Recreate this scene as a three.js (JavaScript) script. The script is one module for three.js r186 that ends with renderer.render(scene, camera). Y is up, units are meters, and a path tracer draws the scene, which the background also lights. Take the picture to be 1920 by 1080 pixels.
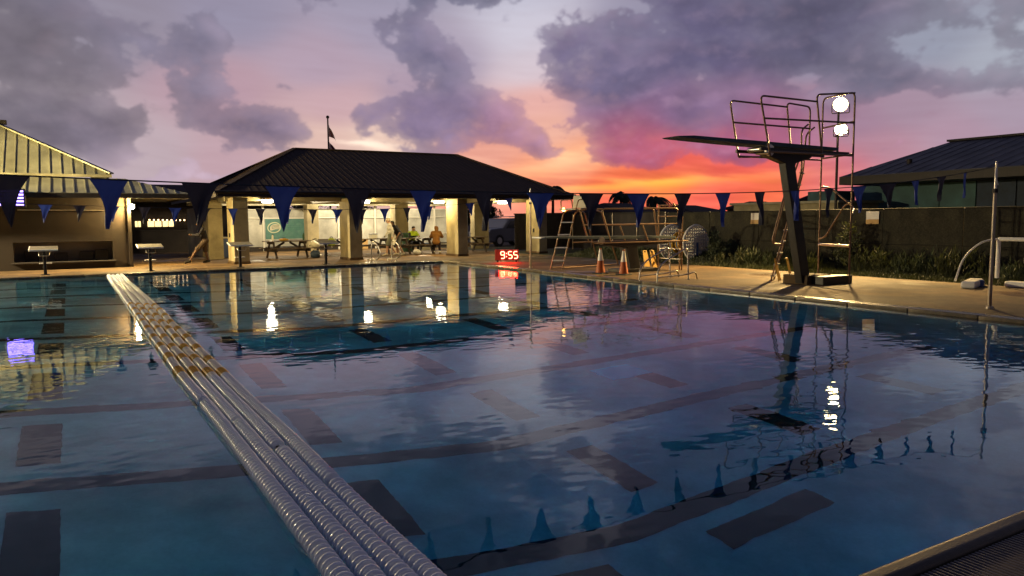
import * as THREE from 'three';
import { ImprovedNoise } from 'three/addons/math/ImprovedNoise.js';
import { mergeGeometries, mergeVertices, toCreasedNormals } from 'three/addons/utils/BufferGeometryUtils.js';
import { RoundedBoxGeometry } from 'three/addons/geometries/RoundedBoxGeometry.js';
import { MarchingCubes } from 'three/addons/objects/MarchingCubes.js';

// ---------------------------------------------------------------- camera, sky, sun, exposure
// World: x runs along the far pool edge, -z across the pool, y up; the water surface is y = 0, metres.
const D2R = Math.PI / 180;
const scene = new THREE.Scene();
const camera = new THREE.PerspectiveCamera(42.02, 16 / 9, 0.05, 3000);
camera.position.set(0, 1.70, 0);
camera.rotation.order = 'YXZ';
camera.rotation.set(-5.25 * D2R, -30.45 * D2R, -0.48 * D2R);
const renderer = new THREE.WebGLRenderer({ antialias: true });
renderer.toneMapping = THREE.LinearToneMapping;
renderer.toneMappingExposure = 1.12;
renderer.shadowMap.enabled = true;

const perlin = new ImprovedNoise();
const fbm3 = (x, y, z, oct) => { let s = 0, a = 0.5; for (let i = 0; i < oct; i++) { s += a * perlin.noise(x, y, z); x = x * 2.03 + 7.1; y = y * 2.03 + 3.7; z = z * 2.03 + 1.9; a *= 0.5; } return s; };
const smooth = (a, b, x) => { const t = Math.min(1, Math.max(0, (x - a) / (b - a))); return t * t * (3 - 2 * t); };
const lin = (c) => { c /= 255; return c <= 0.04045 ? c / 12.92 : Math.pow((c + 0.055) / 1.055, 2.4); };
function rng(seed) { let s = seed >>> 0; return () => { s = (s + 0x6d2b79f5) | 0; let t = Math.imul(s ^ (s >>> 15), 1 | s); t = (t + Math.imul(t ^ (t >>> 7), 61 | t)) ^ t; return ((t ^ (t >>> 14)) >>> 0) / 4294967296; }; }

// Clouds as [azimuth, elevation, half width, half height, weight] in degrees; azimuth from -z towards +x.
const CLOUDS = [
  [-1.5, 9.6, 4.9, 3.6, 1], [1.6, 6.9, 3.7, 2.0, 1], [-2.2, 6.3, 4.3, 2, 1], [0.7, 12.1, 5.1, 2.3, 0.6], [7.3, 11.5, 2.2, 1.3, 1.1], [9.4, 12.4, 1.1, 0.9, 0.9],
  [7.5, 9.3, 1.5, 1.6, 0.9], [8.8, 7.6, 1.5, 1.7, 0.9], [10.5, 6, 2.5, 1.4, 1], [12.3, 7, 1.8, 1.8, 0.8], [13.7, 5.6, 1.5, 1.1, 0.6], [7.3, 3.5, 1.4, 0.7, 0.8],
  [5.6, 3, 2, 0.4, 0.6], [9.7, 2.9, 1.8, 0.4, 0.5], [14.4, 9.4, 1.5, 0.8, 0.4], [22.9, 13.5, 1.8, 1.6, 1], [24.2, 11.7, 2, 1.9, 1], [25.4, 9.9, 2.6, 1.9, 1],
  [22.6, 8.7, 2, 1.3, 0.9], [19.7, 7.5, 1.7, 1.4, 0.9], [24.2, 7.1, 4, 1.6, 1], [28.2, 7.9, 2.8, 1.7, 1], [30.3, 5.9, 3.2, 1.3, 1], [26.9, 5.6, 3.2, 1.1, 0.9],
  [32.4, 6.6, 1.4, 1.6, 0.7], [24.3, 15.2, 1.2, 1.4, 0.7], [35.2, 11.9, 2.2, 2.2, 1.1], [37.7, 9.4, 3.5, 2.6, 1.1], [42, 11.1, 4.6, 3.3, 1.2], [47.5, 12.9, 7.2, 3.2, 1.3],
  [45.8, 8.3, 5.2, 2.6, 1.1], [42, 6.6, 4.2, 1.8, 1], [37.3, 6.8, 2.4, 1.8, 0.9], [47.7, 5.7, 4.8, 1.3, 0.85], [54.5, 10.9, 4.3, 2.4, 1], [52.8, 13.1, 6.8, 2, 1.1],
  [57.8, 8.9, 2.8, 1.4, 0.7], [61, 13, 3.8, 1.3, 0.75], [62.4, 8.3, 2.6, 1, 0.55], [41.9, 14.8, 4.6, 1.8, 0.7], [56.7, 4.8, 1.9, 0.5, 0.5], [57.9, 6.1, 2.5, 0.6, 0.35],
  [30.2, 15.6, 3.2, 0.7, 0.7], [26.7, 15.8, 2.4, 0.7, 0.6], [63.4, 11.2, 1.7, 1.3, 0.55],
  [44, 7.2, 4, 1.8, 0.9], [49.5, 7.6, 4, 1.8, 0.9], [53, 7.4, 3.5, 1.5, 0.6], [50, 5.6, 3.4, 0.9, 0.7], [36.2, 8.6, 1.6, 1.6, 0.8],
  [38.5, 5.6, 2.4, 0.9, 0.9], [42, 5.2, 3, 0.8, 1], [46, 5.1, 3, 0.8, 1], [50, 5.2, 3, 0.7, 0.8]
];
const CLEAR = [
  [-3.0, 12.9, 140, 130, 140], [2.9, 13.6, 150, 140, 160], [11.2, 14.4, 150, 143, 170], [20.4, 14.5, 165, 155, 180], [31.4, 13.6, 208, 203, 218], [32.2, 11.0, 214, 199, 210], [31, 17, 190, 190, 210], [20, 17.5, 150, 148, 172],
  [40.0, 14.4, 150, 145, 170], [59.3, 11.4, 150, 155, 175], [63.1, 9.7, 168, 173, 188], [16.5, 11.2, 182, 156, 176], [17.2, 8.2, 207, 165, 172], [12.7, 7.0, 200, 160, 165],
  [10.3, 8.7, 190, 150, 165], [16.4, 5.9, 232, 190, 172], [20.2, 5.5, 238, 200, 180], [-0.6, 5.1, 185, 168, 175], [5.6, 4.2, 195, 170, 178], [9.0, 3.9, 200, 160, 170],
  [32.6, 8.7, 235, 175, 165], [33.8, 6.8, 240, 180, 160], [35.8, 4.8, 250, 172, 132], [31.3, 3.2, 252, 160, 118], [29.3, 4.8, 238, 165, 145], [38.1, 2.4, 255, 122, 78],
  [42.1, 2.5, 255, 142, 66], [32.1, 1.4, 255, 140, 110], [30.1, 0.4, 255, 165, 140], [38.2, 0.6, 255, 108, 95], [44.0, 1.1, 255, 110, 95], [47.7, 3.0, 250, 108, 82],
  [42.1, 3.9, 238, 95, 92], [47.7, 4.1, 240, 100, 100], [53.1, 2.4, 240, 120, 110], [49.6, 1.8, 255, 120, 80], [54.8, 3.1, 215, 120, 135], [56.4, 4.5, 186, 138, 155], [59.5, 2.6, 205, 150, 162], [55, 6.4, 162, 128, 152],
  [57.9, 7.2, 168, 140, 160], [61.0, 4.9, 180, 145, 165], [63.8, 6.7, 172, 150, 170],
  [42, 8.5, 172, 138, 160], [48, 8.5, 160, 128, 152], [53, 7.5, 168, 132, 154], [45, 12, 148, 140, 165], [52, 11, 148, 142, 166], [51, 5.6, 190, 112, 130], [37, 8, 190, 150, 165], [24, 9, 178, 152, 172], [26, 12, 172, 158, 180], [55, 13.5, 140, 142, 165]
];
const CORE = [
  [-0.4, 9.1, 106, 97, 108], [4.1, 7.0, 108, 98, 112], [7.6, 11.4, 115, 108, 130], [10.9, 6.6, 118, 102, 122], [24.2, 11.4, 110, 103, 128], [24.2, 7.2, 125, 108, 135],
  [31.3, 6.0, 152, 112, 132], [38.1, 11.2, 105, 97, 125], [43.9, 12.4, 92, 86, 115], [51.1, 12.9, 88, 84, 108], [43.9, 7.3, 118, 96, 125], [42.0, 5.2, 170, 90, 112],
  [47.7, 5.0, 150, 86, 115], [56.2, 9.7, 105, 100, 120], [62.2, 11.4, 115, 112, 128], [7.3, 3.4, 172, 147, 162], [56.4, 4.9, 160, 115, 135]
];
{
  const R = rng(11);
  for (let k = 0; k < 60; k++) CLOUDS.push([-180 + 360 * R(), 19 + 45 * R() * R(), 5 + 9 * R(), 2.2 + 4 * R(), 0.55 + 0.5 * R()]);
  for (let k = 0; k < 70; k++) { const a = 74 + 274 * R(); CLOUDS.push([a > 180 ? a - 360 : a, 3 + 16 * R(), 3 + 6 * R(), 1.4 + 2.4 * R(), 0.5 + 0.6 * R()]); }
  // the rest of the dome: dusk grey-blue, darker towards the east (away from the sunset)
  for (const az of [-150, -120, -90, -60, -35, -15, 76, 90, 110, 135, 160, 180]) {
    const w = 0.5 + 0.5 * Math.cos((az - 40) * D2R), f = 0.62 + 0.38 * w;
    CLEAR.push([az, 2, 165 * f + 12 * w, 142 * f, 158 * f], [az, 9, 150 * f, 138 * f, 160 * f]);
    CORE.push([az, 6, 104 * f, 97 * f, 112 * f]);
  }
  for (const az of [-150, -100, -50, 0, 25, 50, 80, 110, 160]) {
    const w = 0.5 + 0.5 * Math.cos((az - 40) * D2R), f = 0.66 + 0.34 * w;
    CLEAR.push([az, 19, 98 * f, 106 * f, 138 * f], [az, 25, 58 * f, 72 * f, 108 * f], [az, 40, 52 * f, 68 * f, 110 * f], [az, 65, 50 * f, 66 * f, 108 * f]);
    CORE.push([az, 19, 76 * f, 80 * f, 104 * f], [az, 27, 48 * f, 56 * f, 82 * f], [az, 45, 46 * f, 54 * f, 80 * f], [az, 70, 45 * f, 53 * f, 78 * f]);
  }
}
const toLin = (L) => L.map(([a, e, r, g, b]) => [a, e, lin(r), lin(g), lin(b)]);
const CLEAR_L = toLin(CLEAR), CORE_L = toLin(CORE);
const wrapDeg = (d) => d - 360 * Math.round(d / 360);
function kernel(list, az, el, out) {
  let w = 0, r = 0, g = 0, b = 0;
  const s = 1.6 + Math.max(0, el - 10) * 0.28, s2 = 1 / (2 * s * s);
  for (const p of list) {
    let da = wrapDeg(az - p[0]) * Math.cos(el * D2R); const de = (el - p[1]) * 1.5;
    const q = (da * da + de * de) * s2, k = 1 / ((1 + q) * (1 + q) * (1 + 0.5 * q));
    w += k; r += k * p[2]; g += k * p[3]; b += k * p[4];
  }
  out[0] = r / w; out[1] = g / w; out[2] = b / w;
}
function cloudDensity(az, el, x, y, z, oct) {
  const wx = fbm3(x * 9 + 3, y * 9, z * 9, 3) * 3.2, wy = fbm3(x * 9 + 40, y * 9 + 7, z * 9, 3) * 2.2;
  let d = 0;
  const A = az + wx, E = el + wy;
  for (const c of CLOUDS) {
    const da = wrapDeg(A - c[0]) / c[2], de = (E - c[1]) / c[3], q = da * da + de * de;
    if (q < 7) d += c[4] * Math.exp(-q * 1.25);
  }
  d = 1.25 * (1 - Math.exp(-d * 0.95));
  return d + fbm3(x * 15, y * 24, z * 15, oct) * 1.2 * Math.min(1, d * 2.0 + 0.10);
}
const col1 = [0, 0, 0], col2 = [0, 0, 0];
function skyAt(az, el, fine, out) {
  const ce = Math.cos(el * D2R), x = Math.sin(az * D2R) * ce, y = Math.sin(el * D2R), z = -Math.cos(az * D2R) * ce;
  kernel(CLEAR_L, az, el, col1); kernel(CORE_L, az, el, col2);
  const dsun = Math.hypot(wrapDeg(az - 40) * 0.7, el + 2);
  const glow = Math.exp(-(dsun * dsun) / 260);
  // streaks of thin high cloud in the glow
  if (el < 16) {
    const st = fbm3(x * 13, y * 105 + x * 9 + 2.4 * fbm3(x * 5, y * 9, z * 5, 2), z * 13, fine ? 6 : 2);
    const warm = Math.exp(-Math.pow(wrapDeg(az - 40) / 17, 2)) * Math.exp(-Math.pow((el - 2.6) / 2.3, 2));
    const m = 1 + st * (0.10 + 0.62 * warm);
    col1[0] *= 1 + (m - 1) * 0.7; col1[1] *= m + Math.max(0, st) * warm * 0.5; col1[2] *= m;
    const core = Math.exp(-Math.pow((el - 2.55 - 0.05 * (az - 42) - 0.6 * st) / 0.34, 2)) * Math.exp(-Math.pow((az - 40) / 8.5, 2));
    const core2 = Math.exp(-Math.pow((el - 4.2 - 0.16 * (az - 34) - 0.6 * st) / 0.55, 2)) * Math.exp(-Math.pow((az - 34) / 3.2, 2));
    col1[0] += 0.25 * core + 0.22 * core2; col1[1] += 0.24 * core + 0.20 * core2; col1[2] += 0.01 * core + 0.10 * core2;
    const wisp = Math.exp(-Math.pow((el - 5.6 + 0.12 * (az - 19) - 0.4 * st) / 0.5, 2)) * Math.exp(-Math.pow((az - 19.5) / 2.6, 2)) * smooth(-0.15, 0.3, st);
    col1[0] += 0.35 * wisp; col1[1] += 0.33 * wisp; col1[2] += 0.22 * wisp;
  }
  let d = cloudDensity(az, el, x, y, z, fine ? 7 : 3);
  if (fine && d > -0.2) { let b = 0, a2 = 0.5, k = 34; for (let i = 0; i < 4; i++) { b += a2 * Math.abs(perlin.noise(x * k + 3.1 * i, y * k * 1.3, z * k)); k *= 2.1; a2 *= 0.55; } d += (0.20 - b) * 0.9 * Math.min(1, Math.max(0, d * 2.2)); }
  const a = smooth(0.24, 0.52, d), thick = smooth(0.42, 1.2, d);
  let lit = 0;
  if (fine && a > 0.02) {
    const k = 1.3 / Math.max(4, Math.hypot(wrapDeg(40 - az), 6 + el)), az2 = az + wrapDeg(40 - az) * k, el2 = el - (el - 14) * 0.02 + (az > 33 ? 0.55 : 0.25);
    const c2 = Math.cos(el2 * D2R);
    lit = d - cloudDensity(az2, el2, Math.sin(az2 * D2R) * c2, Math.sin(el2 * D2R), -Math.cos(az2 * D2R) * c2, 4);
  }
  const rim = Math.min(1, Math.max(0, lit * 0.9)) * (0.35 + 0.65 * glow), puff = 1 + 0.42 * fbm3(x * 19 + 5, y * 30, z * 19, fine ? 6 : 2) + 0.16 * Math.max(-1, Math.min(1, lit));
  for (let c = 0; c < 3; c++) {
    let core = col2[c] * puff * (c === 2 ? 1.15 : 1.11);
    core = core * (0.78 + 0.30 * thick) + (1 - thick) * (col1[c] * 0.30);
    core += rim * (c === 0 ? 0.20 : c === 1 ? 0.12 : 0.12);
    out[c] = col1[c] * (1 - a) + core * a;
  }
  const grey = 0.3 * out[0] + 0.55 * out[1] + 0.15 * out[2], ds = 0.24 * (1 - Math.min(1, glow * 1.3));
  for (let c = 0; c < 3; c++) out[c] += (grey * (c === 2 ? 1.12 : 1.02) - out[c]) * ds;
}
const SKY_GAIN = 0.90;
{
  const W = 4096, H = 2048, data = new Float32Array(W * H * 4), px = [0, 0, 0], step = 8, cw = W / step, ch = H / step;
  const coarse = new Float32Array((cw + 1) * (ch + 1) * 3);
  for (let j = 0; j <= ch; j++) for (let i = 0; i < cw; i++) {
    const el = Math.max(-0.5, (j / ch - 0.5) * 180);
    if (j / ch < 0.495) { const o = (j * (cw + 1) + i) * 3; coarse[o] = 0.09; coarse[o + 1] = 0.075; coarse[o + 2] = 0.075; continue; }
    skyAt(wrapDeg((i / cw - 0.5) * 360 + 90), el, false, px);
    coarse.set(px, (j * (cw + 1) + i) * 3);
  }
  for (let j = 0; j <= ch; j++) for (let c = 0; c < 3; c++) coarse[(j * (cw + 1) + cw) * 3 + c] = coarse[j * (cw + 1) * 3 + c];
  for (let j = 0; j < H; j++) {
    const el = ((j + 0.5) / H - 0.5) * 180;
    for (let i = 0; i < W; i++) {
      const az = wrapDeg(((i + 0.5) / W - 0.5) * 360 + 90), o = (j * W + i) * 4;
      const edge = Math.min(az + 16, 80 - az, 36 - el, el + 1);
      let k = smooth(0, 6, el < 1 ? Math.min(az + 16, 80 - az) : Math.min(az + 16, 80 - az, 36 - el));
      if (el < -1) k = 0;
      const gx = (i + 0.5) / step, gy = (j + 0.5) / step, ix = Math.floor(gx), iy = Math.floor(gy), tx = gx - ix, ty = gy - iy;
      if (k > 0) skyAt(az, Math.max(el, -0.5), true, px);
      for (let c = 0; c < 3; c++) {
        const A = coarse[(iy * (cw + 1) + ix) * 3 + c], B = coarse[(iy * (cw + 1) + ix + 1) * 3 + c], C = coarse[((iy + 1) * (cw + 1) + ix) * 3 + c], D = coarse[((iy + 1) * (cw + 1) + ix + 1) * 3 + c];
        const low = (A * (1 - tx) + B * tx) * (1 - ty) + (C * (1 - tx) + D * tx) * ty;
        data[o + c] = Math.max(0.002, (k > 0 ? low * (1 - k) + px[c] * k : low) * SKY_GAIN);
      }
      data[o + 3] = 1;
    }
  }
  const t = new THREE.DataTexture(data, W, H, THREE.RGBAFormat, THREE.FloatType);
  t.mapping = THREE.EquirectangularReflectionMapping; t.magFilter = THREE.LinearFilter; t.minFilter = THREE.LinearFilter; t.needsUpdate = true;
  scene.background = t; scene.environment = t;
}
// the sun has set behind the pavilion: only a faint, very soft warm light is left in that direction
const sun = new THREE.DirectionalLight(0xff9a70, 0.004);
sun.position.set(Math.sin(40 * D2R) * 100, 5, -Math.cos(40 * D2R) * 100);
sun.target.position.set(0, 0, 0); sun.shadow.radius = 40; sun.castShadow = true;
Object.assign(sun.shadow.camera, { left: -60, right: 60, top: 40, bottom: -20, near: 1, far: 260 });
scene.add(sun, sun.target);
// ---------------------------------------------------------------- helpers
const taken = new Set();
function numbered(name) { if (!taken.has(name)) { taken.add(name); return name; } for (let k = 1; ; k++) { const n = name + '_' + String(k).padStart(3, '0'); if (!taken.has(n)) { taken.add(n); return n; } } }
function tag(o, label, category, group, kind) { if (label) o.userData.label = label; if (category) o.userData.category = category; if (group) o.userData.group = group; if (kind) o.userData.kind = kind; return o; }
function thing(name, label, category, pos = [0, 0, 0], turn = 0, group) { const g = new THREE.Group(); g.name = numbered(name); g.position.set(...pos); g.rotation.y = turn; scene.add(g); return tag(g, label, category, group); }
function part(name, geo, mat, parent, label) { const m = new THREE.Mesh(Array.isArray(geo) ? merge(geo) : geo, mat); m.name = name; parent.add(m); if (label) m.userData.label = label; return m; }
function solo(name, geo, mat, label, category, group, kind) { const m = new THREE.Mesh(Array.isArray(geo) ? merge(geo) : geo, mat); m.name = numbered(name); scene.add(m); return tag(m, label, category, group, kind); }
function structure(name, geo, mat, label) { return solo(name, geo, mat, label, undefined, undefined, 'structure'); }
function clean(g) { let h = g.index ? g.toNonIndexed() : g; for (const k of Object.keys(h.attributes)) if (!['position', 'normal', 'uv'].includes(k)) h.deleteAttribute(k); if (!h.attributes.uv) h.setAttribute('uv', new THREE.BufferAttribute(new Float32Array(h.attributes.position.count * 2), 2)); return h; }
function merge(list) { return mergeGeometries(list.map(clean)); }
// uv in metres, from the plane each face lies closest to
function metres(g, ou = 0, ov = 0) {
  const h = clean(g), p = h.attributes.position, uv = h.attributes.uv, a = new THREE.Vector3(), b = new THREE.Vector3(), c = new THREE.Vector3();
  for (let i = 0; i < p.count; i += 3) {
    a.fromBufferAttribute(p, i); b.fromBufferAttribute(p, i + 1).sub(a); c.fromBufferAttribute(p, i + 2).sub(a); b.cross(c);
    const n = [Math.abs(b.x), Math.abs(b.y), Math.abs(b.z)], k = n[1] >= n[0] && n[1] >= n[2] ? 1 : n[0] >= n[2] ? 0 : 2;
    for (let j = 0; j < 3; j++) { const x = p.getX(i + j), y = p.getY(i + j), z = p.getZ(i + j); uv.setXY(i + j, (k === 0 ? z : x) + ou, (k === 1 ? z : y) + ov); }
  }
  return h;
}
const box = (w, h, d, x = 0, y = 0, z = 0, ry = 0) => { const g = new THREE.BoxGeometry(w, h, d); if (ry) g.rotateY(ry); g.translate(x, y, z); return metres(g, x * 1.37 + y, z * 0.77); };
const rbox = (w, h, d, x = 0, y = 0, z = 0, r = 0.01, ry = 0, seg = 2) => { const g = new RoundedBoxGeometry(w, h, d, seg, Math.min(r, w / 2.01, h / 2.01, d / 2.01)); if (ry) g.rotateY(ry); g.translate(x, y, z); return metres(g, x * 1.37 + y, z * 0.77); };
const cyl = (r1, r2, h, x = 0, y = 0, z = 0, seg = 16) => { const g = new THREE.CylinderGeometry(r1, r2, h, seg); g.translate(x, y, z); return clean(g); };
const ball = (r, x = 0, y = 0, z = 0, seg = 16) => { const g = new THREE.SphereGeometry(r, seg, Math.max(6, seg >> 1)); g.translate(x, y, z); return clean(g); };
const V = (x, y, z) => new THREE.Vector3(x, y, z);
// a bent pipe through pts; corners are rounded with radius b
function pipe(pts, r, b = 0.08, seg = 8, closed = false) {
  const P = pts.map((p) => V(...p)), path = new THREE.CurvePath(); let from = P[0].clone();
  for (let i = 1; i < P.length - 1; i++) {
    const d1 = P[i].clone().sub(P[i - 1]), d2 = P[i + 1].clone().sub(P[i]), k = Math.min(b, d1.length() * 0.49, d2.length() * 0.49);
    const s = P[i].clone().sub(d1.normalize().multiplyScalar(k)), e = P[i].clone().add(d2.normalize().multiplyScalar(k));
    if (from.distanceTo(s) > 1e-4) path.add(new THREE.LineCurve3(from, s));
    path.add(new THREE.QuadraticBezierCurve3(s, P[i].clone(), e)); from = e;
  }
  path.add(new THREE.LineCurve3(from, P[P.length - 1].clone()));
  const geos = []; // one piece per stretch, so straight runs stay straight
  const L = []; for (const c of path.curves) { const n = c.isLineCurve3 ? 1 : 6; for (let k = 0; k <= n; k++) { const q = c.getPoint(k / n); if (!L.length || L[L.length - 1].distanceTo(q) > 1e-5) L.push(q); } }
  return clean(sweep(L, r, seg));
}
// a round bar through a list of points, with even frames and capped ends
function sweep(L, r, seg = 8) {
  const n = L.length, pos = [], idx = [], T = L.map((p, i) => L[Math.min(n - 1, i + 1)].clone().sub(L[Math.max(0, i - 1)]).normalize());
  let N = Math.abs(T[0].y) < 0.9 ? V(0, 1, 0) : V(1, 0, 0); N.sub(T[0].clone().multiplyScalar(N.dot(T[0]))).normalize();
  const nor = [];
  for (let i = 0; i < n; i++) {
    N.sub(T[i].clone().multiplyScalar(N.dot(T[i]))).normalize(); const Bn = T[i].clone().cross(N), rr = typeof r === 'function' ? r(i / (n - 1)) : r;
    for (let k = 0; k < seg; k++) { const a = k / seg * Math.PI * 2, d = N.clone().multiplyScalar(Math.cos(a)).add(Bn.clone().multiplyScalar(Math.sin(a))); pos.push(L[i].x + d.x * rr, L[i].y + d.y * rr, L[i].z + d.z * rr); nor.push(d.x, d.y, d.z); }
  }
  for (let i = 0; i < n - 1; i++) for (let k = 0; k < seg; k++) { const a = i * seg + k, b = i * seg + (k + 1) % seg; idx.push(a, b, a + seg, b, b + seg, a + seg); }
  for (const [i, s] of [[0, -1], [n - 1, 1]]) { const c = pos.length / 3; pos.push(L[i].x, L[i].y, L[i].z); nor.push(T[i].x * s, T[i].y * s, T[i].z * s); for (let k = 0; k < seg; k++) s > 0 ? idx.push(c, i * seg + k, i * seg + (k + 1) % seg) : idx.push(c, i * seg + (k + 1) % seg, i * seg + k); }
  const g = new THREE.BufferGeometry(); g.setAttribute('position', new THREE.Float32BufferAttribute(pos, 3)); g.setAttribute('normal', new THREE.Float32BufferAttribute(nor, 3)); g.setAttribute('uv', new THREE.Float32BufferAttribute(new Float32Array(pos.length / 3 * 2), 2)); g.setIndex(idx); return g;
}
const bar = (a, b, r, seg = 8) => clean(sweep([V(...a), V(...b)], r, seg));
// a straight beam of rectangular section from a to b; w across, h in the plane of up
function beam(a, b, w, h, up = [0, 1, 0]) {
  const A = V(...a), Bv = V(...b), d = Bv.clone().sub(A), L = d.length(), z = d.normalize(), x = V(...up).cross(z).normalize(), y = z.clone().cross(x);
  const g = new THREE.BoxGeometry(w, h, L); const m = metres(g, a[0] + a[1], a[2]); m.applyMatrix4(new THREE.Matrix4().makeBasis(x, y, z).setPosition(A.add(Bv).multiplyScalar(0.5))); return m;
}
// flat polygon faces from lists of corner points
function faces(list) {
  const pos = []; for (const f of list) for (let i = 1; i < f.length - 1; i++) pos.push(...f[0], ...f[i], ...f[i + 1]);
  const g = new THREE.BufferGeometry(); g.setAttribute('position', new THREE.Float32BufferAttribute(pos, 3)); g.computeVertexNormals(); return metres(g);
}
// a flat polygon given thickness along -normal
function slabFace(poly, t) {
  const P = poly.map((p) => V(...p)), n = P[1].clone().sub(P[0]).cross(P[2].clone().sub(P[0])).normalize().multiplyScalar(-t), Q = P.map((p) => p.clone().add(n)), A = (v) => v.toArray();
  const list = [P.map(A), Q.map(A).reverse()]; for (let i = 0; i < P.length; i++) { const j = (i + 1) % P.length; list.push([A(P[i]), A(Q[i]), A(Q[j]), A(P[j])]); } return faces(list);
}

// ---------------------------------------------------------------- computed textures (tileable noise)
function tileNoise(n, cells, seed) {
  const R = rng(seed), g = new Float32Array(cells * cells).map(() => R()), out = new Float32Array(n * n);
  for (let j = 0; j < n; j++) for (let i = 0; i < n; i++) {
    const x = i / n * cells, y = j / n * cells, ix = Math.floor(x), iy = Math.floor(y), fx = x - ix, fy = y - iy, sx = fx * fx * (3 - 2 * fx), sy = fy * fy * (3 - 2 * fy), a = ix % cells, b = (ix + 1) % cells, c = iy % cells, d = (iy + 1) % cells;
    out[j * n + i] = (g[c * cells + a] * (1 - sx) + g[c * cells + b] * sx) * (1 - sy) + (g[d * cells + a] * (1 - sx) + g[d * cells + b] * sx) * sy;
  }
  return out;
}
function layers(n, list) { const o = new Float32Array(n * n); let t = 0; for (const [cells, w, seed] of list) { const a = tileNoise(n, cells, seed); for (let i = 0; i < o.length; i++) o[i] += a[i] * w; t += w; } for (let i = 0; i < o.length; i++) o[i] /= t; return o; }
function tex(n, fn, srgb, metresPerTile = 1) {
  const d = new Uint8Array(n * n * 4); for (let j = 0; j < n; j++) for (let i = 0; i < n; i++) { const c = fn(j * n + i, i, j); for (let k = 0; k < 3; k++) d[(j * n + i) * 4 + k] = Math.max(0, Math.min(255, Array.isArray(c) ? c[k] : c)); d[(j * n + i) * 4 + 3] = 255; }
  const t = new THREE.DataTexture(d, n, n); t.wrapS = t.wrapT = THREE.RepeatWrapping; t.magFilter = THREE.LinearFilter; t.minFilter = THREE.LinearMipmapLinearFilter; if (srgb) t.colorSpace = THREE.SRGBColorSpace; t.repeat.set(1 / metresPerTile, 1 / metresPerTile); t.needsUpdate = true; return t;
}
const NZ = layers(512, [[4, 1.0, 1], [9, 0.8, 2], [21, 0.6, 3], [50, 0.5, 4], [130, 0.5, 5], [256, 0.4, 6]]);
const NB = layers(512, [[3, 1.0, 7], [7, 0.8, 8], [15, 0.5, 9]]);
const NF = layers(256, [[64, 1, 10], [128, 1, 11]]);
const tConcrete = tex(512, (i) => { const s = NZ[i], b = NB[i]; const v = 188 + (s - 0.5) * 180 + (b - 0.5) * 150; return [v, v * 0.985, v * 0.95]; }, true, 5.3);
const tConcreteRough = tex(512, (i) => 235 - 130 * smooth(0.55, 0.72, NB[(i * 1 + 40000) % NB.length]) + (NZ[i] - 0.5) * 120, false, 6.7);
const tGrain = tex(512, (i) => { const v = 205 + (NZ[i] - 0.5) * 110; return [v, v, v]; }, true, 2.1);
const tFine = tex(256, (i) => 128 + (NF[i] - 0.5) * 240, false, 0.6);
const tWood = (() => { const a = tileNoise(512, 64, 21), b = tileNoise(512, 6, 22); return tex(512, (k, i, j) => { const q = a[((j >> 4) * 512 + i) % a.length] * 0.6 + b[k] * 0.5; const v = 120 + q * 110; return [v, v * 0.96, v * 0.9]; }, true, 1.3); })();
const tRust = tex(512, (i) => { const r = smooth(0.52, 0.70, NZ[i]); return [225 - 60 * r, 220 - 84 * r, 212 - 104 * r]; }, true, 1.1);
const tMottle = tex(256, (i) => { const v = 150 + (NF[i] - 0.5) * 130 + (NB[i * 4 % NB.length] - 0.5) * 120; return [v, v, v * 0.97]; }, true, 1.7);
const tPatch = tex(512, (i) => { const v = 205 + (NB[i] - 0.5) * 100 + (NZ[i] - 0.5) * 70; return [v, v, v]; }, true, 3.4);

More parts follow.
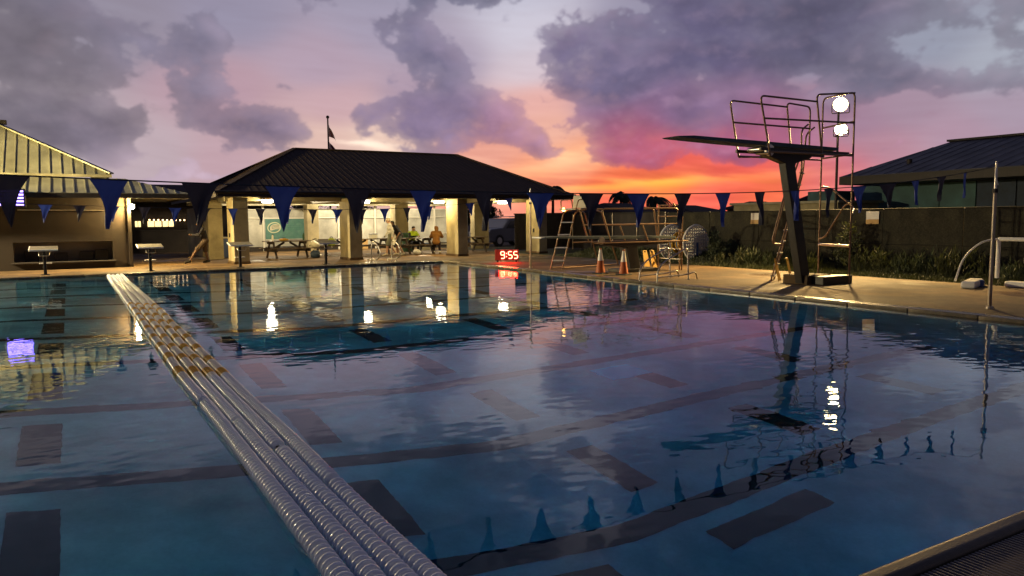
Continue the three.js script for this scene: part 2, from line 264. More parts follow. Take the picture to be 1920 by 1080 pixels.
const C = (r, g, b) => new THREE.Color().setRGB(r, g, b);
const std = (name, color, roughness, o = {}) => Object.assign(new THREE.MeshStandardMaterial({ color, roughness, side: THREE.DoubleSide, ...o }), { name });
const phys = (name, color, roughness, o = {}) => Object.assign(new THREE.MeshPhysicalMaterial({ color, roughness, side: THREE.DoubleSide, ...o }), { name });
const M = {
  deck: phys('deck concrete', C(0.25, 0.155, 0.066), 0.85, { map: tConcrete, roughnessMap: tConcreteRough, bumpMap: tFine, bumpScale: 0.003, specularIntensity: 0.8 }),
  coping: std('wet coping', C(0.34, 0.28, 0.18), 0.26, { map: tConcrete, bumpMap: tFine, bumpScale: 0.0012 }),
  lip: std('worn brown lip', C(0.15, 0.11, 0.07), 0.5, { map: tConcrete, bumpMap: tFine, bumpScale: 0.0012 }),
  plaster: std('pool plaster', C(0.86, 0.92, 0.96), 0.8, { map: tPatch }),
  stripe: std('dark lane tile', C(0.010, 0.010, 0.014), 0.7, { map: tGrain }),
  shadeTile: std('dark tile for lip shade', C(0.03, 0.04, 0.06), 0.3),  // dark tone stands in for the shadowed pool lip
  drain: std('pale blue drain cover', C(0.05, 0.80, 1.0), 0.6),
  grass: std('lawn', C(0.045, 0.065, 0.018), 0.95, { map: tMottle }),
  far: std('far ground', C(0.05, 0.05, 0.03), 0.95, { map: tMottle }),
  render: std('cream render', C(0.52, 0.44, 0.25), 0.8, { map: tPatch, bumpMap: tFine, bumpScale: 0.002 }),
  white: std('white painted metal', C(0.72, 0.71, 0.62), 0.55, { map: tPatch }),
  ledge: std('white ledge', C(0.66, 0.64, 0.55), 0.5),
  roofDark: std('dark brown roof sheet', C(0.060, 0.032, 0.027), 0.95, { map: tGrain }),
  fascia: std('dark fascia', C(0.035, 0.024, 0.02), 0.6, { map: tWood }),
  ceiling: std('varnished ceiling boards', C(0.42, 0.22, 0.08), 0.6, { map: tWood }),
  beamPale: std('pale painted beam', C(0.55, 0.50, 0.33), 0.6, { map: tPatch }),
  bark: std('brown wood', C(0.075, 0.045, 0.028), 0.65, { map: tWood }),
  plankPale: std('worn table boards', C(0.20, 0.15, 0.10), 0.6, { map: tWood }),
  roofPale: std('pale seam roof sheet', C(0.50, 0.49, 0.36), 0.5, { map: tPatch }),
  wallBrown: std('brown render', C(0.042, 0.026, 0.014), 0.85, { map: tPatch, bumpMap: tFine, bumpScale: 0.002 }),
  wallDark: std('dark render', C(0.05, 0.038, 0.03), 0.85, { map: tPatch }),
  interior: std('hatch lining', C(0.22, 0.19, 0.15), 0.85),
  slate: std('slate blue roof sheet', C(0.11, 0.11, 0.14), 0.65, { map: tPatch }),
  teal: std('teal wall', C(0.06, 0.16, 0.18), 0.7, { map: tPatch }),
  navy: std('dark blue tarpaulin', C(0.02, 0.045, 0.10), 0.7, { map: tGrain }),
  screen: std('olive fence screen', C(0.070, 0.064, 0.038), 0.9, { map: tMottle }),
  screenDark: std('dark fence screen', C(0.045, 0.032, 0.032), 0.9, { map: tMottle }),
  steel: std('brushed steel', C(0.55, 0.52, 0.47), 0.32, { metalness: 1, bumpMap: tFine, bumpScale: 0.0006 }),
  galv: std('stained steel pipe', C(0.56, 0.50, 0.42), 0.36, { metalness: 0.35, map: tRust }),
  pillar: std('black painted steel', C(0.022, 0.018, 0.016), 0.5, { map: tGrain }),
  board: std('blue-grey springboard', C(0.10, 0.15, 0.17), 0.7, { map: tGrain, bumpMap: tFine, bumpScale: 0.002 }),
  plasticWhite: std('white plastic', C(0.78, 0.77, 0.72), 0.4),
  cream: std('cream plastic', C(0.60, 0.57, 0.44), 0.45),
  orange: std('orange plastic', C(0.75, 0.16, 0.02), 0.55, { map: tGrain }),
  band: std('reflective band', C(0.7, 0.68, 0.62), 0.35),
  black: std('black rubber', C(0.015, 0.015, 0.016), 0.7),
  yellow: std('yellow plastic', C(0.72, 0.40, 0.02), 0.5, { map: tGrain }),
  disc: phys('silver grey float disc', C(0.80, 0.83, 0.90), 0.30, { clearcoat: 0.4, clearcoatRoughness: 0.12 }),
  discWhite: phys('cream float disc', C(0.84, 0.81, 0.70), 0.30, { clearcoat: 0.4, clearcoatRoughness: 0.12 }),
  discYellow: std('yellow float disc', C(0.68, 0.40, 0.03), 0.4),
  cable: std('steel cable', C(0.3, 0.3, 0.3), 0.5, { metalness: 0.7 }),
  cord: std('dark cord', C(0.03, 0.03, 0.04), 0.8),
  flagBlue: phys('blue pennant cloth', C(0.030, 0.055, 0.30), 0.9, { transmission: 0.28 }),
  flagBlack: phys('black pennant cloth', C(0.030, 0.028, 0.050), 0.9, { transmission: 0.26 }),
  glassDark: phys('dark window glass', C(0.02, 0.025, 0.03), 0.08, { clearcoat: 0.6 }),
  leaf: phys('leaf', C(0.044, 0.054, 0.014), 0.8, { transmission: 0.25 }),
  leafDark: phys('bluish leaf', C(0.045, 0.062, 0.030), 0.85, { transmission: 0.2 }),
  trunk: std('bark', C(0.06, 0.045, 0.03), 0.9, { map: tWood }),
  carBlue: phys('grey blue car paint', C(0.07, 0.075, 0.12), 0.35, { clearcoat: 0.8 }),
  rubber: std('tyre', C(0.012, 0.012, 0.012), 0.85),
  binBlue: std('blue bin', C(0.06, 0.11, 0.28), 0.5),
  green: std('green tarpaulin', C(0.02, 0.07, 0.03), 0.7),
  paper: std('white notice', C(0.72, 0.70, 0.66), 0.7),
  tan: std('tan notice', C(0.50, 0.32, 0.12), 0.7),
  skin: phys('skin', C(1, 1, 1), 0.55, { vertexColors: true }),
};
const glow = (name, r, g, b, k) => std(name, C(0.8, 0.8, 0.8), 0.5, { emissive: C(r, g, b), emissiveIntensity: k });
function lampLight(parent, x, y, z, color, intensity, size = 0.08) { const l = new THREE.PointLight(color, intensity); l.position.set(x, y, z); l.shadow.radius = size / 0.02; l.castShadow = true; l.name = 'lamp_glow'; parent.add(l); return l; }
// ---------------------------------------------------------------- ground, deck, pool, water
const PX0 = -27, PX1 = 12.75, PZ0 = -2.1, PZ1 = -27.05, DY = 0.06;    // pool: x from PX0 to PX1, z from PZ0 (near) to PZ1 (far)
function sheet(x0, x1, z0, z1, holes, y0, y1, nx = 1) {                  // horizontal slab with rectangular holes
  const s = new THREE.Shape(); s.moveTo(x0, -z0); s.lineTo(x1, -z0); s.lineTo(x1, -z1); s.lineTo(x0, -z1); s.closePath();
  for (const [a, b, c, d] of holes) { const h = new THREE.Path(); h.moveTo(a, -c); h.lineTo(a, -d); h.lineTo(b, -d); h.lineTo(b, -c); h.closePath(); s.holes.push(h); }
  const g = new THREE.ExtrudeGeometry(s, { depth: y1 - y0, bevelEnabled: false }); g.rotateX(-Math.PI / 2); g.translate(0, y0, 0); return metres(g);
}
structure('ground', sheet(-900, 900, 60, -1500, [[-27.5, 13.2, -1.3, -27.5]], -0.35, 0.02), M.far);
structure('lawn', sheet(18.55, 60, 14, -80, [], 0.02, 0.045), M.grass);
structure('pool_deck', sheet(-30, 18.6, 6, -44.5, [[PX0 - 0.35, PX1 + 0.30, -1.60, PZ1 - 0.30]], -0.2, DY), M.deck);
structure('gravel_yard', sheet(18.62, 40, -34.2, -70, [], 0.045, 0.052), M.far);

// pool basin: shallow on the left, falling to the diving well
const depthAt = (x) => x < -1 ? 1.2 : x < 4 ? 1.2 + (x + 1) / 5 * 1.3 : 2.5 + Math.min(1, (x - 4) / 8) * 0.15;
const basin = new THREE.Group(); basin.name = numbered('pool_basin'); scene.add(basin); tag(basin, 'blue plastered swimming pool basin with dark floor stripes', undefined, undefined, 'structure');
function floorStrip(x0, x1, z0, z1, lift) {
  const xs = [x0]; for (let x = Math.ceil(x0 * 2) / 2; x < x1; x += 0.5) if (x > x0) xs.push(x); xs.push(x1);
  const list = []; for (let i = 0; i < xs.length - 1; i++) { const a = -depthAt(xs[i]) + lift, b = -depthAt(xs[i + 1]) + lift; list.push([[xs[i], a, z0], [xs[i + 1], b, z0], [xs[i + 1], b, z1], [xs[i], a, z1]]); }
  return faces(list);
}
part('floor', floorStrip(PX0 - 0.1, PX1 + 0.1, PZ0 + 0.1, PZ1 - 0.1, 0), M.plaster, basin);
part('wall', box(0.3, 3.2, 25.6, PX1 + 0.15, -1.62, -14.57), M.plaster, basin);
part('wall', box(0.3, 3.2, 25.6, PX0 - 0.15, -1.62, -14.57), M.plaster, basin);
part('wall', box(40.4, 3.2, 0.3, -7.1, -1.62, PZ1 - 0.152), M.plaster, basin);
part('wall', box(40.4, 3.2, 0.3, -7.1, -1.62, PZ0 + 0.152), M.plaster, basin);
part('lip_shade_tile', [box(0.02, 0.2, 24.9, PX1 - 0.012, -0.112, -14.57), box(39.7, 0.2, 0.02, -7.12, -0.112, PZ1 + 0.012)], M.shadeTile, basin);  // dark tile band painting in the shade below the coping lip
for (const v of [4.92, 7.06, 9.36, 11.95, 14.45, 16.95, 19.4, 21.9, 24.4]) part('lane_stripe', floorStrip(PX0 + 1.2, PX1 - 0.6, -v + 0.14, -v - 0.14, 0.006), M.stripe, basin);
{
  const stops = [4.92, 7.06, 9.36, 11.95, 14.45, 16.95, 19.4, 21.9, 24.4, 26.6];
  for (const u of [-7.8, -5.3, -2.8, -0.34, 2.2, 4.68, 7.12, 9.6]) for (let k = 0; k < stops.length - 1; k++) {
    const m = (stops[k] + stops[k + 1]) / 2, h = (stops[k + 1] - stops[k]) / 2 - 0.52;
    part('lane_dash', floorStrip(u - 0.17, u + 0.17, -m + h, -m - h, 0.008), M.stripe, basin);
  }
  part('lane_dash', floorStrip(4.6, 5.9, -4.24, -4.56, 0.008), M.stripe, basin);
  part('lane_dash', floorStrip(2.45, 3.55, -4.28, -4.58, 0.008), M.stripe, basin);
  part('drain_cover', rbox(0.72, 0.03, 0.62, 6.92, -depthAt(6.92) + 0.02, -8.62, 0.01), M.drain, basin);
}
// coping stones round the pool
{
  const cop = new THREE.Group(); cop.name = numbered('pool_coping'); scene.add(cop); tag(cop, 'pale wet concrete coping along the pool edges', undefined, undefined, 'structure');
  const stone = rbox(1.196, 0.075, 0.31, 0, 0, 0, 0.02, 0, 2), side = rbox(0.31, 0.075, 1.196, 0, 0, 0, 0.02, 0, 2);
  const R = rng(5);
  for (let x = PX0; x < PX1 + 0.2; x += 1.2) { const m = part('coping_stone', stone, M.coping, cop); m.position.set(x + 0.35, DY - 0.032 + R() * 0.004, PZ1 - 0.145); }
  for (let z = PZ1 + 0.62; z < PZ0; z += 1.2) { const m = part('coping_stone', side, M.coping, cop); m.position.set(PX1 + 0.145, DY - 0.032 + R() * 0.004, z); }
  // near side: rounded lip with an overflow grating behind it
  part('lip', rbox(40, 0.11, 0.13, -7.1, -0.012, PZ0 + 0.067, 0.045, 0, 4), M.lip, cop);
  part('gutter_bed', box(40, 0.04, 0.38, -7.1, -0.08, PZ0 + 0.33), M.wallDark, cop);
  part('kerb', rbox(40, 0.14, 0.12, -7.1, 0.0, PZ0 + 0.56, 0.03, 0, 3), M.lip, cop);
  const gr = new THREE.Group(); gr.name = 'gutter_grate'; cop.add(gr);
  const slat = rbox(0.018, 0.03, 0.345, 0, 0, 0, 0.006, 0, 1);
  const slatMat = std('grating slat', C(0.19, 0.15, 0.14), 0.45, { map: tGrain });
  for (let k = 0; k < 150; k++) { const m = part('slat', slat, slatMat, gr); m.position.set(1.6 + k * 0.031, 0.004, PZ0 + 0.318); }
}
// the water: a body that fills the basin, its surface ruffled in patches
{
  const W = 2048, H = 1280, d = new Float32Array(W * H * 4), X = 40.1, Z = 25.2, nz = new ImprovedNoise();
  for (let j = 0; j < H; j++) for (let i = 0; i < W; i++) {
    const x = i / W * X, z = j / H * Z;
    const patch = 0.30 + 0.9 * smooth(-0.12, 0.32, fbm3(x * 0.17 + 4.2, z * 0.24 + 1.3, 0.5, 3)) * smooth(0.0, 12, z === z ? j / H * Z + 7 : 0);
    const w1 = nz.noise(x * 1.15 + z * 0.3, z * 1.7, 2.3) * 1.1, w2 = nz.noise(x * 2.6 - z * 0.5, z * 4.1, 7.1) * 0.62, w3 = nz.noise(x * 5.2 + z, z * 8.6, 4.4) * 0.30 + nz.noise(x * 9.5 - z * 2, z * 14, 9.9) * 0.10;
    const h = w1 * 0.32 + (w2 * 0.75 + w3 * 1.7) * patch, o = (j * W + i) * 4;
    d[o] = d[o + 1] = d[o + 2] = 0.5 + 0.25 * h; d[o + 3] = 1;
  }
  const t = new THREE.DataTexture(d, W, H, THREE.RGBAFormat, THREE.FloatType); t.magFilter = THREE.LinearFilter; t.minFilter = THREE.LinearFilter; t.needsUpdate = true;
  const mat = phys('pool water', C(1, 1, 1), 0.0, { transmission: 1, ior: 1.333, thickness: 1, attenuationColor: C(0.32, 0.75, 0.97), attenuationDistance: 2.6, bumpMap: t, bumpScale: 0.011, side: THREE.FrontSide });
  const g = new THREE.BoxGeometry(PX1 - PX0 + 0.1, 3.1, PZ0 - PZ1 + 0.1); g.translate((PX0 + PX1) / 2, -1.55, (PZ0 + PZ1) / 2);
  structure('water', g, mat);
}
// ---------------------------------------------------------------- pavilion
const at = (g, x, y, z, ry = 0) => { const h = g.clone(); if (ry) h.rotateY(ry); h.translate(x, y, z); return h; };
// ribs of a sheet roof: thin upstands running up the slope from the eave a->b towards the ridge c->d (c above a, d above b)
function ribs(parent, mat, a, b, c, d, step, w = 0.035, h = 0.035, name = 'rib') {
  const A = V(...a), B = V(...b), Cc = V(...c), D = V(...d), e = B.clone().sub(A), L = e.length(); e.normalize();
  const n = B.clone().sub(A).cross(Cc.clone().sub(A)).normalize(); if (n.y < 0) n.negate();
  const s = n.clone().cross(e).normalize(); if (s.y < 0) s.negate();          // up the slope
  const sc = Cc.clone().sub(A).dot(e), hc = Cc.clone().sub(A).dot(s), sd = D.clone().sub(A).dot(e), hd = D.clone().sub(A).dot(s);
  for (let k = step / 2; k < L; k += step) {
    let top = k < sc ? hc * k / sc : k > sd ? hd * (L - k) / (L - sd) : hc + (hd - hc) * ((k - sc) / Math.max(1e-6, sd - sc));
    if (top < 0.12) continue; top -= 0.03;
    const p = A.clone().add(e.clone().multiplyScalar(k)).add(n.clone().multiplyScalar(h * 0.5));
    const q = p.clone().add(s.clone().multiplyScalar(top));
    part(name, beam(p.toArray(), q.toArray(), w, h, n.toArray()), mat, parent);
  }
}
{
  const pav = thing('pavilion', 'open poolside pavilion with dark hipped roof on cream piers', 'pavilion', [12.5, DY, -36]);
  const X = (x) => x - 12.5, Y = (y) => y - DY, Z = (v) => 36 - v;
  const P = (x, y, v) => [X(x), Y(y), Z(v)];
  for (const [x, v, w, d] of [[5.70, 30.85, 0.56, 1.3], [10.26, 30.85, 0.54, 1.3], [15.17, 30.7, 0.48, 1.2], [19.38, 30.6, 0.44, 1.2], [5.46, 35.2, 0.6, 1.3], [11.42, 41.0, 0.62, 0.7], [15.5, 38.4, 0.75, 0.75], [19.85, 37.3, 0.9, 0.5]])
    part('pier', rbox(w, 2.56, d, X(x), 1.28, Z(v), 0.015), M.render, pav);
  for (const [x, v] of [[5.405, 31.0], [19.145, 30.5]]) part('socket_box', rbox(0.05, 0.16, 0.1, X(x), 1.1, Z(v), 0.01), M.fascia, pav);
  for (const [x, v, w, d] of [[5.70, 30.85, 0.62, 1.36], [10.26, 30.85, 0.60, 1.36], [15.17, 30.7, 0.54, 1.26], [19.38, 30.6, 0.50, 1.26]]) part('pier_foot', rbox(w, 0.1, d, X(x), 0.05, Z(v), 0.02), M.deck, pav);
  for (const [x0, x1, v, y0, y1, t] of [[5.3, 19.7, 31.25, 2.50, 2.68, 0.18], [5.2, 19.9, 37.0, 2.52, 2.70, 0.2], [5.2, 19.9, 41.4, 2.52, 2.70, 0.2]]) part('beam', rbox(x1 - x0, y1 - y0, t, X((x0 + x1) / 2), Y((y0 + y1) / 2), Z(v), 0.01), M.beamPale, pav);
  for (const x of [5.7, 10.26, 15.17, 19.6]) part('beam', rbox(0.16, 0.2, 10.2, X(x), Y(2.62), Z(36.3), 0.01), M.beamPale, pav);
  const ev = 29.1, eb = 43.0, ex0 = 4.7, ex1 = 20.45, ey = 2.80, ry = 5.08, rx0 = 9.35, rx1 = 17.85, rv = 36;
  const F1 = P(ex0, ey, ev), F2 = P(ex1, ey, ev), B1 = P(ex0, ey, eb), B2 = P(ex1, ey, eb), R1 = P(rx0, ry, rv), R2 = P(rx1, ry, rv);
  const roof = new THREE.Group(); roof.name = 'roof'; pav.add(roof);
  part('roof_sheet', [slabFace([F1, F2, R2, R1], 0.05), slabFace([B2, B1, R1, R2], 0.05), slabFace([B1, F1, R1], 0.05), slabFace([F2, B2, R2], 0.05)], M.roofDark, roof);
  ribs(roof, M.roofDark, F1, F2, R1, R2, 0.27, 0.04, 0.007); ribs(roof, M.roofDark, F2, B2, R2, R2, 0.3, 0.04, 0.007); ribs(roof, M.roofDark, B1, F1, R1, R1, 0.3, 0.04, 0.007);
  for (const [a, b] of [[R1, R2], [F1, R1], [F2, R2], [B1, R1], [B2, R2]]) part('ridge_cap', beam(a.map((c, i) => c + (i === 1 ? 0.03 : 0)), b.map((c, i) => c + (i === 1 ? 0.03 : 0)), 0.2, 0.05), M.roofDark, roof);
  part('fascia', [box(ex1 - ex0, 0.2, 0.04, X((ex0 + ex1) / 2), Y(2.70), Z(ev) + 0.021), box(0.04, 0.2, eb - ev, X(ex0) - 0.021, Y(2.70), Z(36.05)), box(0.04, 0.2, eb - ev, X(ex1) + 0.021, Y(2.70), Z(36.05))], M.fascia, roof);
  part('gutter', [bar(P(ex0 - 0.1, 2.77, ev - 0.1), P(ex1 + 0.1, 2.77, ev - 0.1), 0.06)], M.fascia, roof);
  // ceiling boards from the eave to the first beams; front ones darkened against bounced light
  for (let k = 0; k < 12; k++) part('ceiling_board', box(ex1 - ex0 - 0.1, 0.02, 0.165, X((ex0 + ex1) / 2), Y(2.735) + (k % 2) * 0.003, Z(ev + 0.14 + k * 0.172)), k < 6 ? M.fascia : M.ceiling, pav);
  // row of white panels closing the back, each with a ledge, on a dark plinth
  const bw = new THREE.Group(); bw.name = 'back_wall'; pav.add(bw);
  for (const [x0, x1, v] of [[7.4, 9.05, 42.0], [9.08, 11.3, 42.0], [11.33, 13.2, 42.02], [13.23, 15.4, 42.0], [15.43, 17.3, 42.02], [17.33, 19.2, 42.0], [19.23, 21.5, 42.02]]) {
    part('panel', rbox(x1 - x0, 2.02, 0.08, X((x0 + x1) / 2), Y(1.32), Z(v), 0.012), M.white, bw);
    part('ledge', rbox(x1 - x0 - 0.06, 0.05, 0.09, X((x0 + x1) / 2), Y(1.86), Z(v) + 0.08, 0.01), M.ledge, bw);
    part('top_rail', rbox(x1 - x0 - 0.02, 0.06, 0.12, X((x0 + x1) / 2), Y(2.34), Z(v) + 0.03, 0.01), M.ledge, bw);
  }
  for (const x of [7.38, 9.065, 11.315, 13.215, 15.415, 17.315, 19.215]) part('post', rbox(0.1, 2.5, 0.1, X(x), Y(1.31), Z(41.93), 0.01), M.ledge, bw);
  part('plinth', box(14.1, 0.25, 0.3, X(14.45), 0.125, Z(42.06)), M.wallDark, bw);
  part('side_wall', rbox(0.14, 2.3, 4.8, X(5.35), 1.15, Z(39.6), 0.01), M.render, bw);
  // lamps
  const bulb = glow('pavilion lamp', 1.0, 0.93, 0.72, 14);
  for (const [x, y, v, k] of [[6.90, 2.50, 31.02, 19], [10.95, 2.50, 31.02, 16], [14.45, 2.50, 31.02, 19], [17.75, 2.50, 31.02, 16]]) {
    const l = thing('pavilion_lamp', { 6.9: 'bright square lamp under the eave between the two piers nearest the bath house', 10.95: 'bright lamp under the eave beside the pier near the handrails', 14.45: 'bright square lamp under the eave above the seated people', 17.75: 'bright lamp under the eave above the short picnic table' }[x], 'lamp', [x, y, -v], 0, 'lamps under the pavilion eave');
    part('housing', rbox(0.46, 0.06, 0.30, 0, 0.085, 0, 0.02), M.ledge, l); part('diffuser', rbox(0.40, 0.13, 0.24, 0, -0.005, 0, 0.03), bulb, l); lampLight(l, 0, -0.005, 0, 0xffdc90, k, 0.12);
  }
  for (const [x, v] of [[8.6, 38.6], [13.2, 39.6], [17.4, 38.9]]) {
    const l = thing('ceiling_lamp', { 8.6: 'round ceiling lamp above the teal banner', 13.2: 'round ceiling lamp above the long table', 17.4: 'round ceiling lamp above the white panels behind the orange hoodie' }[x], 'lamp', [x, 3.05, -v], 0, 'lamps inside the pavilion roof');
    part('bowl', cyl(0.2, 0.14, 0.14, 0, 0, 0, 20), bulb, l); part('stem', bar([0, 0.07, 0], [0, 1.0, 0], 0.015), M.fascia, l); lampLight(l, 0, 0, 0, 0xffeac0, 46, 0.15);
  }
  // teal banner with a pale emblem
  const cv = document.createElement('canvas'); cv.width = 512; cv.height = 256; const c = cv.getContext('2d');
  c.fillStyle = '#547f7a'; c.fillRect(0, 0, 512, 256);
  for (let k = 0; k < 60; k++) { c.fillStyle = `rgba(${k % 2 ? 40 : 150},${k % 2 ? 110 : 190},${k % 2 ? 105 : 165},0.10)`; c.beginPath(); c.ellipse((k * 97) % 512, (k * 53) % 256, 60, 22, k, 0, 7); c.fill(); }
  c.strokeStyle = '#c9cfae'; c.lineWidth = 13; c.beginPath(); c.ellipse(112, 110, 82, 62, -0.15, 0, 7); c.stroke();
  c.fillStyle = '#cfc9b0'; c.beginPath(); c.moveTo(58, 108); c.bezierCurveTo(80, 50, 170, 62, 188, 92); c.lineTo(180, 132); c.bezierCurveTo(120, 120, 90, 150, 60, 146); c.closePath(); c.fill();
  c.strokeStyle = '#5c6a58'; c.lineWidth = 6; for (const y of [88, 104, 121]) { c.beginPath(); c.moveTo(78, y + 6); c.bezierCurveTo(110, y - 12, 150, y - 8, 178, y); c.stroke(); }
  c.strokeStyle = 'rgba(60,120,110,0.8)'; c.lineWidth = 5; for (const y of [90, 116, 142]) { c.beginPath(); c.moveTo(270, y); c.bezierCurveTo(320, y - 6, 380, y + 6, 450, y - 2); c.stroke(); }
  const ct = new THREE.CanvasTexture(cv); ct.colorSpace = THREE.SRGBColorSpace;
  const bn = thing('teal_banner', 'teal banner with pale oval emblem hung on the back wall', 'banner', [10.2, 0.72, -41.78]);
  const bg = new THREE.BoxGeometry(2.12, 1.1, 0.015); bg.translate(0, 0.55, 0); part('cloth', bg, std('banner print', C(0.9, 0.9, 0.9), 0.7, { map: ct }), bn);
  part('batten', [box(2.16, 0.03, 0.03, 0, 1.115, 0), box(2.16, 0.03, 0.03, 0, -0.015, 0)], M.ledge, bn);
}
// ---------------------------------------------------------------- building with the pale seam roof
{
  const b = thing('bath_house', 'brown bath house with pale yellow lit seam roof', 'building', [-6, DY, -33]);
  const P = (x, y, v) => [x + 6, y - DY, 33 - v];
  // wall with a serving hatch: hatch x -1.7..1.35, y 0.3..0.98
  part('wall', [box(8.3, 2.64, 0.25, ...P(-5.85, DY + 1.32, 31.12)), box(0.55, 2.64, 0.25, ...P(1.62, DY + 1.32, 31.12)), box(3.05, 0.24, 0.25, ...P(-0.175, 0.18, 31.12)), box(3.05, 1.66, 0.25, ...P(-0.175, 1.86, 31.12)), box(0.25, 2.64, 6.0, ...P(1.775, DY + 1.32, 34.25))], M.wallBrown, b);
  part('hatch_recess', [box(3.05, 0.75, 0.04, ...P(-0.175, 0.66, 31.9)), box(3.05, 0.04, 0.7, ...P(-0.175, 0.28, 31.6)), box(3.05, 0.04, 0.7, ...P(-0.175, 1.05, 31.6)), box(0.04, 0.8, 0.7, ...P(-1.72, 0.66, 31.6)), box(0.04, 0.8, 0.7, ...P(1.37, 0.66, 31.6))], M.interior, b);
  for (const x of [-1.2, -0.3, 0.5, 1.0]) part('shelf_box', rbox(0.42, 0.3 + 0.1 * Math.abs(x), 0.3, ...P(x, 0.45 + 0.05 * Math.abs(x), 31.65), 0.02), M.wallDark, b);
  part('hatch_counter', rbox(3.2, 0.05, 0.4, ...P(-0.175, 0.31, 31.0), 0.01), M.wallDark, b);
  part('conduit', [bar(P(-1.5, 2.16, 30.96), P(1.2, 2.13, 30.96), 0.02)], M.steel, b);
  part('corner_post', rbox(0.12, 2.62, 0.12, ...P(1.92, DY + 1.31, 30.96), 0.01), M.wallBrown, b);
  const roof = new THREE.Group(); roof.name = 'roof'; b.add(roof);
  // lower skirt roof over the walkway
  const E1 = P(-14, 2.74, 30.2), E2 = P(3.9, 2.74, 30.2), U2 = P(1.9, 3.36, 32.4), U1 = P(-14, 3.36, 32.4), S2 = P(3.9, 2.74, 38);
  part('skirt_sheet', [slabFace([E1, E2, U2, U1], 0.04), slabFace([E2, S2, P(1.9, 3.36, 38), U2], 0.04)], M.roofPale, roof);
  ribs(roof, M.roofPale, E1, E2, U1, U2, 0.36, 0.03, 0.02); ribs(roof, M.roofPale, E2, S2, U2, P(1.9, 3.36, 38), 0.36, 0.03, 0.02);
  part('fascia', [box(17.9, 0.16, 0.04, ...P(-5.05, 2.64, 30.2)), box(0.04, 0.16, 7.8, ...P(3.92, 2.64, 34.1))], M.fascia, roof);
  part('soffit', [box(17.8, 0.03, 0.9, ...P(-5.05, 2.62, 30.68)), box(1.95, 0.03, 6.8, ...P(2.9, 2.62, 34.6))], M.beamPale, roof);
  // upper hipped roof
  const H1 = P(-14, 3.5, 32.4), H2 = P(1.5, 3.5, 32.4), T1 = P(-14, 5.62, 36), T2 = P(-2.35, 5.62, 36), H3 = P(1.5, 3.5, 40);
  part('roof_sheet', [slabFace([H1, H2, T2, T1], 0.04), slabFace([H2, H3, T2], 0.04)], M.roofPale, roof);
  ribs(roof, M.roofPale, H1, H2, T1, T2, 0.36, 0.03, 0.02); ribs(roof, M.roofPale, H2, H3, T2, T2, 0.36, 0.03, 0.02);
  part('hip_cap', beam(P(1.5, 3.55, 32.4), P(-2.35, 5.67, 36), 0.22, 0.05), M.roofPale, roof);
  part('ridge_cap', beam(P(-14, 5.72, 36), P(-1.9, 5.66, 36), 0.3, 0.16), M.fascia, roof);
  part('eave_edge', box(15.5, 0.10, 0.04, ...P(-6.25, 3.44, 32.38)), M.beamPale, roof);
  const lampG = glow('bath house lamp', 1.0, 0.9, 0.62, 160);
  const l = thing('wall_lamp', 'glaring flood lamp on the corner of the bath house', 'lamp', [2.02, 2.27, -30.86]);
  part('lens', ball(0.085, 0, 0, 0.05, 16), lampG, l); part('housing', rbox(0.22, 0.16, 0.1, 0, 0.02, -0.06, 0.02), M.black, l); part('bracket', bar([0, 0.0, -0.1], [-0.08, 0.3, -0.1], 0.015), M.black, l); lampLight(l, 0, 0, 0.05, 0xffd98a, 70, 0.08);
  // a mast beyond the left of the picture, whose floodlight falls on the seam roof
  const l2 = thing('floodlight_mast', 'mast with two floodlights in front of the bath house', 'light mast', [-9, DY, -29.3]);
  part('mast', cyl(0.04, 0.06, 4.6, 0, 2.3, 0, 12), M.galv, l2);
  const fh = new THREE.Group(); fh.name = 'floodlight'; fh.position.set(0.1, 4.55, -0.05); fh.rotation.y = Math.atan2(8.8, -4.0); l2.add(fh);
  part('housing', rbox(0.4, 0.3, 0.14, 0, 0, -0.09, 0.03), M.black, fh); part('lens', rbox(0.34, 0.24, 0.05, 0, 0, 0.02, 0.02), lampG, fh);
  const sp = new THREE.SpotLight(0xffd94a, 430, 0, 0.46, 0.8); sp.position.set(0, 0, 0.02); sp.target.position.set(0.06, -0.12, 1); sp.shadow.radius = 6; sp.castShadow = true; sp.name = 'roof_beam'; fh.add(sp, sp.target);
  // the second head washes the far deck and the diving equipment from the left
  const f2 = new THREE.Group(); f2.name = 'floodlight'; f2.position.set(0.12, 4.2, 0.08); f2.rotation.y = Math.atan2(21, 6.4); l2.add(f2);
  part('housing', rbox(0.4, 0.3, 0.14, 0, 0, -0.09, 0.03), M.black, f2); part('lens', rbox(0.34, 0.24, 0.05, 0, 0, 0.02, 0.02), lampG, f2);
  const s2 = new THREE.SpotLight(0xffe6b0, 1150, 0, 1.2, 0.25); s2.position.set(0, 0, 0.02); s2.target.position.set(0, -0.16, 1); s2.shadow.radius = 8; s2.castShadow = true; s2.name = 'deck_beam'; f2.add(s2, s2.target);
  part('lens', rbox(0.2, 0.12, 0.05, 0, 0.08, -0.06, 0.02), lampG, l2); part('housing', rbox(0.26, 0.18, 0.1, 0, 0.08, 0.02, 0.02), M.black, l2); part('bracket', bar([0, 0.0, 0.02], [0, -0.95, 0.02], 0.015), M.black, l2); lampLight(l2, 0, 0.08, -0.06, 0xffd83a, 75, 0.06);
}
